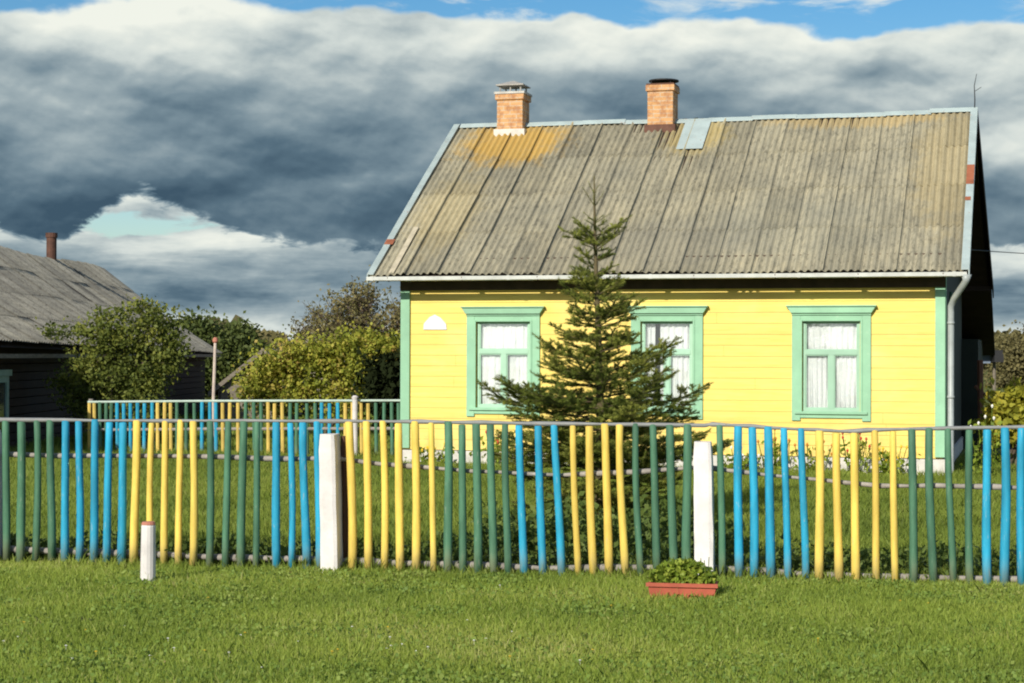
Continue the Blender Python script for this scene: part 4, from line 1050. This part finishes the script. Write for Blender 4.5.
# wooden prop and pale bits right of the house
pb_ = GX(981, 36); pr = empty('braced_post', pb_, 'rusty brown braced post standing behind the yellow house at right', 'post')
k = MB(); a = P(980, 360, 36) - pb_; k.tube([(0, 0, -.05), a], .06, 7); k.build('upright', painted('red_brown_wood', (.20, .09, .05, 1), .3, 6, .8), pr)
k = MB(); k.tube([P(975, 386, 36) - pb_, P(998, 408, 36) - pb_], .04, 6); k.build('brace', painted('red_brown_wood', None), pr)
pb_ = GX(985, 45); sh2 = empty('small_canopy', pb_, 'small dark canopy with bluish panel behind the yellow house', 'canopy')
k = MB(); q = P(984, 353, 45) - pb_; k.box(q.x - .5, q.x + .3, -.6, .6, q.z - .03, q.z + .07); k.box(q.x + .1, q.x + .32, -.6, .6, q.z - .22, q.z - .03); k.build('roof', M_BLACKM, sh2)
k = MB(); k.box(q.x - .5, q.x + .08, -.3, -.25, q.z - .25, q.z - .035); k.build('panel', painted('bluish_panel', (.20, .26, .36, 1), .2, 5, .6), sh2)
k = MB()
for x in (-.45, .25): k.tube([(q.x + x, 0, -.05), (q.x + x, 0, q.z - .02)], .04, 6)
k.build('leg', M_SHEDW, sh2)
# power cable
c = MB(); a = HA + uxv * (L + .1) + uyv * 5 + Vector((0, 0, 0)); a.z = CAMZ + (356.5 - 249) / F * a.y; e = P(1150, 246, 60); pts = [a.lerp(e, i / 10) - Vector((0, 0, .18 * math.sin(math.pi * i / 10))) for i in range(11)]
c.tube(pts, .009, 5); tag(c.build('power_cable', M_BLACKM), 'thin dark overhead cable running right from the yellow house', 'cable')

# distant woods
rng = np.random.default_rng(77); n = 60000; ang = rng.uniform(-.62, .62, n); rr = rng.uniform(230, 270, n)
X = np.tan(ang) * rr; hgt_ = 4.2 + 1.3 * np.sin(X * .09) + .8 * np.sin(X * .31 + 1) + .6 * np.sin(X * .9); C = np.stack([X, rr, rng.random(n) ** .8 * hgt_], 1); C[:, 2] += rng.normal(0, .25, n)
V_, F_ = leaf_quads(C, 1.3, rng, elong=1.1); tn = np.clip(.5 + .4 * np.sin(np.repeat(X, 4) * .5), 0, 1)
tag(npmesh('distant_wood', V_, F_, tn, M_FAR), 'low line of distant woods along the horizon', 'woods', kind='stuff')

# ------------------------------------------------------------------ GRASS, WEEDS, FLOWERS
def fence_y(x): return FL.y + (x - FL.x) * (FR.y - FL.y) / (FR.x - FL.x)
def grass(name, N, xy, hmin, hmax, wid, m, label, lean=.5, seed=1, hmod=None):
    rng = np.random.default_rng(seed); x, y = xy(rng, N); n = len(x)
    h = rng.uniform(hmin, hmax, n)
    clump = .5 + .5 * np.sin(x * 2.1 + 1.3 * np.sin(y * 1.7)) * np.sin(y * 2.7 + np.sin(x * 1.1)); h *= .65 + .6 * clump
    if hmod is not None: h *= hmod(x, y)
    an = rng.uniform(0, 2 * math.pi, n); ln = rng.uniform(.1, lean, n) * h; dx, dy = np.cos(an) * ln, np.sin(an) * ln
    a2 = rng.uniform(0, math.pi, n); wx, wy = np.cos(a2) * wid, np.sin(a2) * wid * .6
    w_ = rng.uniform(.6, 1.3, n); wx *= w_; wy *= w_
    z0 = np.zeros(n)
    V_ = np.stack([np.stack([x - wx, y - wy, z0], 1), np.stack([x + wx, y + wy, z0], 1),
                   np.stack([x + dx * .45 + wx * .7, y + dy * .45 + wy * .7, h * .6], 1), np.stack([x + dx, y + dy, h], 1),
                   np.stack([x + dx * .45 - wx * .7, y + dy * .45 - wy * .7, h * .6], 1)], 1).reshape(-1, 3)
    tone = np.clip(rng.normal(.45, .2, n) + .12 * (clump - .5) + .30 * np.sin(x * .7 + 2.2 * np.sin(y * .9)) * np.sin(y * 1.5 + 1.2 * np.sin(x * .8)), 0, 1); tone[rng.random(n) < .06] = 1.0
    return tag(npmesh(name, V_, np.arange(5 * n).reshape(n, 5), np.repeat(tone, 5), m), label, 'grass', kind='stuff')
def fore(rng, N):
    y = 8.6 + (16.6 - 8.6) * rng.random(N) ** .92; x = (rng.random(N) * 2 - 1) * (.31 * y + .7); k = y < fence_y(x) + .1; return x[k], y[k]
def near_f(x, y):
    d = fence_y(x) - y; return 1 + .7 * np.exp(-(d / .25) ** 2) * (.15 + .85 * (np.sin(x * 2.3) * np.sin(x * .9 + 1) > .15)) 
grass('verge_grass', 330000, fore, .02, .055, .0038, M_GRASS, 'short mown verge grass between the road and the fence', .9, 1, near_f)
grass('tall_grass', 16000, fore, .05, .11, .0035, M_GRASS, 'scattered taller tufts standing in the verge grass', .8, 2, near_f)
def back(rng, N):
    u = rng.random(N); y = 15 + (34 - 15) * u ** 1.25; x = (rng.random(N) * 2 - 1) * (.31 * y + .8); k = y > fence_y(x) - .05
    q = (x - HA.x) * uyv.x + (y - HA.y) * uyv.y; px = (x - HA.x) * uxv.x + (y - HA.y) * uxv.y
    k &= ~((q > -.05) & (px > -.1) & (px < L + .1)); return x[k], y[k]
grass('lawn_grass', 240000, back, .05, .13, .006, M_LAWN, 'longer lawn grass behind the fence up to the house', .8, 3)
def backl(rng, N):
    y = 33 + rng.random(N) * 25; x = rng.uniform(-10, -1, N) * y / 34; return x, y
grass('garden_grass', 50000, backl, .06, .16, .012, M_LAWN, 'rough garden grass beyond the far fence', .8, 4)
# weeds along the inside of the fence
rng = np.random.default_rng(91)
def weeds(name, label, x0, x1, d0, d1, hmax, nc, per, m, seed, leaf=.035):
    rng = np.random.default_rng(seed); cx = rng.uniform(x0, x1, nc); cd = rng.uniform(d0, d1, nc); ch = hmax * rng.uniform(.35, 1.0, nc) * (.6 + .4 * np.sin(cx * 3.1) ** 2); idx = np.repeat(np.arange(nc), per)
    u = rng.random(len(idx)); X = cx[idx] + rng.normal(0, .06, len(idx)); Yv = fence_y(X) + cd[idx] + rng.normal(0, .06, len(idx)); Z = .02 + u * ch[idx]
    V_, F_ = leaf_quads(np.stack([X, Yv, Z], 1), leaf, rng, elong=1.9); tn = np.clip(.15 + .5 * u + rng.normal(0, .15, len(idx)), 0, 1)
    return tag(npmesh(name, V_, F_, np.repeat(tn, 4), m), label, 'weeds', kind='stuff')
xw = lambda px: P(px, 500, 15.8).x
weeds('weeds', 'dark leafy weeds behind the right half of the near fence', xw(430), xw(1080), .15, 1.3, .28, 330, 30, M_WEED, 5)
weeds('weeds', 'low weeds behind the left half of the near fence', xw(-40), xw(430), .12, .6, .26, 330, 24, M_WEED, 6)
weeds('undergrowth', 'dense dark undergrowth around the foot of the spruce', xw(480), xw(760), 1.0, 3.4, .55, 200, 34, M_WEED, 8, .045)
def clover(N, npatch, seed):
    rng = np.random.default_rng(seed); py = 9.5 + 6.2 * rng.random(npatch); px = (rng.random(npatch) * 2 - 1) * (.3 * py + .4); pr = rng.uniform(.08, .38, npatch)
    i = rng.integers(0, npatch, N); X = px[i] + rng.normal(0, 1, N) * pr[i]; Yv = py[i] + rng.normal(0, 1, N) * pr[i] * .8; k = Yv < fence_y(X) - .02; X, Yv, i = X[k], Yv[k], i[k]
    C = np.stack([X, Yv, rng.uniform(.015, .05, len(X))], 1); V_, F_ = leaf_quads(C, .022, rng, elong=1.3)
    return tag(npmesh('clover', V_, F_, np.repeat(np.clip((i * .37) % 1 * .6 + rng.random(len(X)) * .5, 0, 1), 4), M_CLOVER), 'patches of broad leaved clover and plantain in the verge grass', 'clover', kind='stuff')
M_CLOVER = leafmat('clover_leaves', [(0, (.10, .16, .035, 1)), (.5, (.18, .27, .05, 1)), (.85, (.28, .34, .08, 1)), (1, (.28, .21, .09, 1))], .3, .6)
clover(20000, 110, 12)
# bare soil foot strip: leaf litter tufts at fence foot, stones
sr = random.Random(9)
# small flowers in the verge
def flowers(name, label, pts, m, r):
    k = MB()
    for (px, py) in pts:
        p = G(px, py + 3); h = sr.uniform(.035, .05); n = 7
        k.tube([(p.x, p.y, 0), (p.x, p.y, h)], .0007, 3, cap=False)
        vs = [(p.x, p.y, h + r * .5)] + [(p.x + r * math.cos(6.283 * i / n), p.y + r * math.sin(6.283 * i / n), h + r * .15 * (i % 2)) for i in range(n)] + [(p.x, p.y, h - r * .5)]
        k.add(vs, [(0, i + 1, (i + 1) % n + 1) for i in range(n)] + [(n + 1, (i + 1) % n + 1, i + 1) for i in range(n)])
    return tag(k.build(name, m), label, 'flowers', kind='stuff')
wp = [(168, 642), (174, 652), (124, 628), (229, 656), (390, 641), (387, 652), (391, 650), (416, 654), (428, 650), (298, 644), (486, 642), (474, 645), (402, 648), (580, 665), (18, 640), (66, 650), (352, 629), (262, 671), (150, 660), (500, 588), (782, 658), (512, 634)]
wp += [(sr.uniform(0, 520), sr.uniform(620, 668)) for _ in range(4)]
flowers('clover_flowers', 'tiny white clover flowers dotted over the verge', wp, M_FW, .009)
flowers('yellow_flowers', 'tiny yellow flowers scattered in the verge grass', [(332, 654), (338, 652), (818, 642), (245, 637), (510, 660), (96, 655), (454, 603)] + [(sr.uniform(0, 1024), sr.uniform(600, 660)) for _ in range(9)], M_FY, .010)
# flowering plants before the house wall
def fplant(px, py, h, m, label, seed, name='flowering_plant', n=260, spread=.16, fl=9, leafm=M_PLANT):
    d = ray(px, py); b = HA + uxv * hp(px, py, -.45)[0] - uyv * .45; b.z = 0; rng = np.random.default_rng(seed); rn = random.Random(seed); r = empty(name, b, label, 'plant', 0, 'flowers along the house wall')
    C = np.stack([rng.normal(0, spread, n), rng.normal(0, .10, n), rng.random(n) ** 1.3 * h * .9], 1); V_, F_ = leaf_quads(C, .05, rng, elong=2); npmesh('foliage', V_, F_, np.repeat(rng.random(n), 4), leafm, r)
    k = MB(); st = MB()
    for i in range(fl):
        x, y, z = rn.gauss(0, spread), rn.gauss(0, .1), h * rn.uniform(.6, 1.15); st.tube([(x * .5, y * .5, 0), (x, y, z)], .006, 4, cap=False); k.tube([(x, y, z - .02), (x, y, z + .01), (x, y, z + .035)], [.008, .022, .008], 7)
    k.build('blossom', m, r); st.build('stem', leafm, r)
for a in [(775, 470, .62, M_FO, 'thin stemmed orange flowers left of the yellow and green pickets by the wall', 1, 'flowering_plant', 120, .12, 14), (810, 470, .5, M_FO, 'orange flower stems under the right window', 2, 'flowering_plant', 120, .14, 12), (855, 470, .6, M_FR, 'reddish flower stems right of the third window', 3, 'flowering_plant', 120, .12, 12),
          (496, 470, .55, M_FR, 'red flowered plant under the left window', 4, 'flowering_plant', 220, .14, 9), (890, 470, .4, M_FY, 'low yellow flowered plant near the right corner board', 5), (430, 468, .35, M_FY, 'low leafy plant near the left corner board', 6), (740, 470, .35, M_FW, 'white flowered plant between middle and right windows', 7), (988, 472, .95, M_FW, 'tall white flowered plant right of the downpipe', 8, 'flowering_plant', 220, .13, 10)]:
    fplant(*a)

# ------------------------------------------------------------------ render settings
scene.view_settings.view_transform = 'Standard'; scene.view_settings.look = 'None'; scene.view_settings.exposure = 0.15; scene.view_settings.gamma = 1
scene.render.engine = 'CYCLES'
scene.cycles.pixel_filter_type = 'BLACKMAN_HARRIS'; scene.cycles.filter_width = 2.0
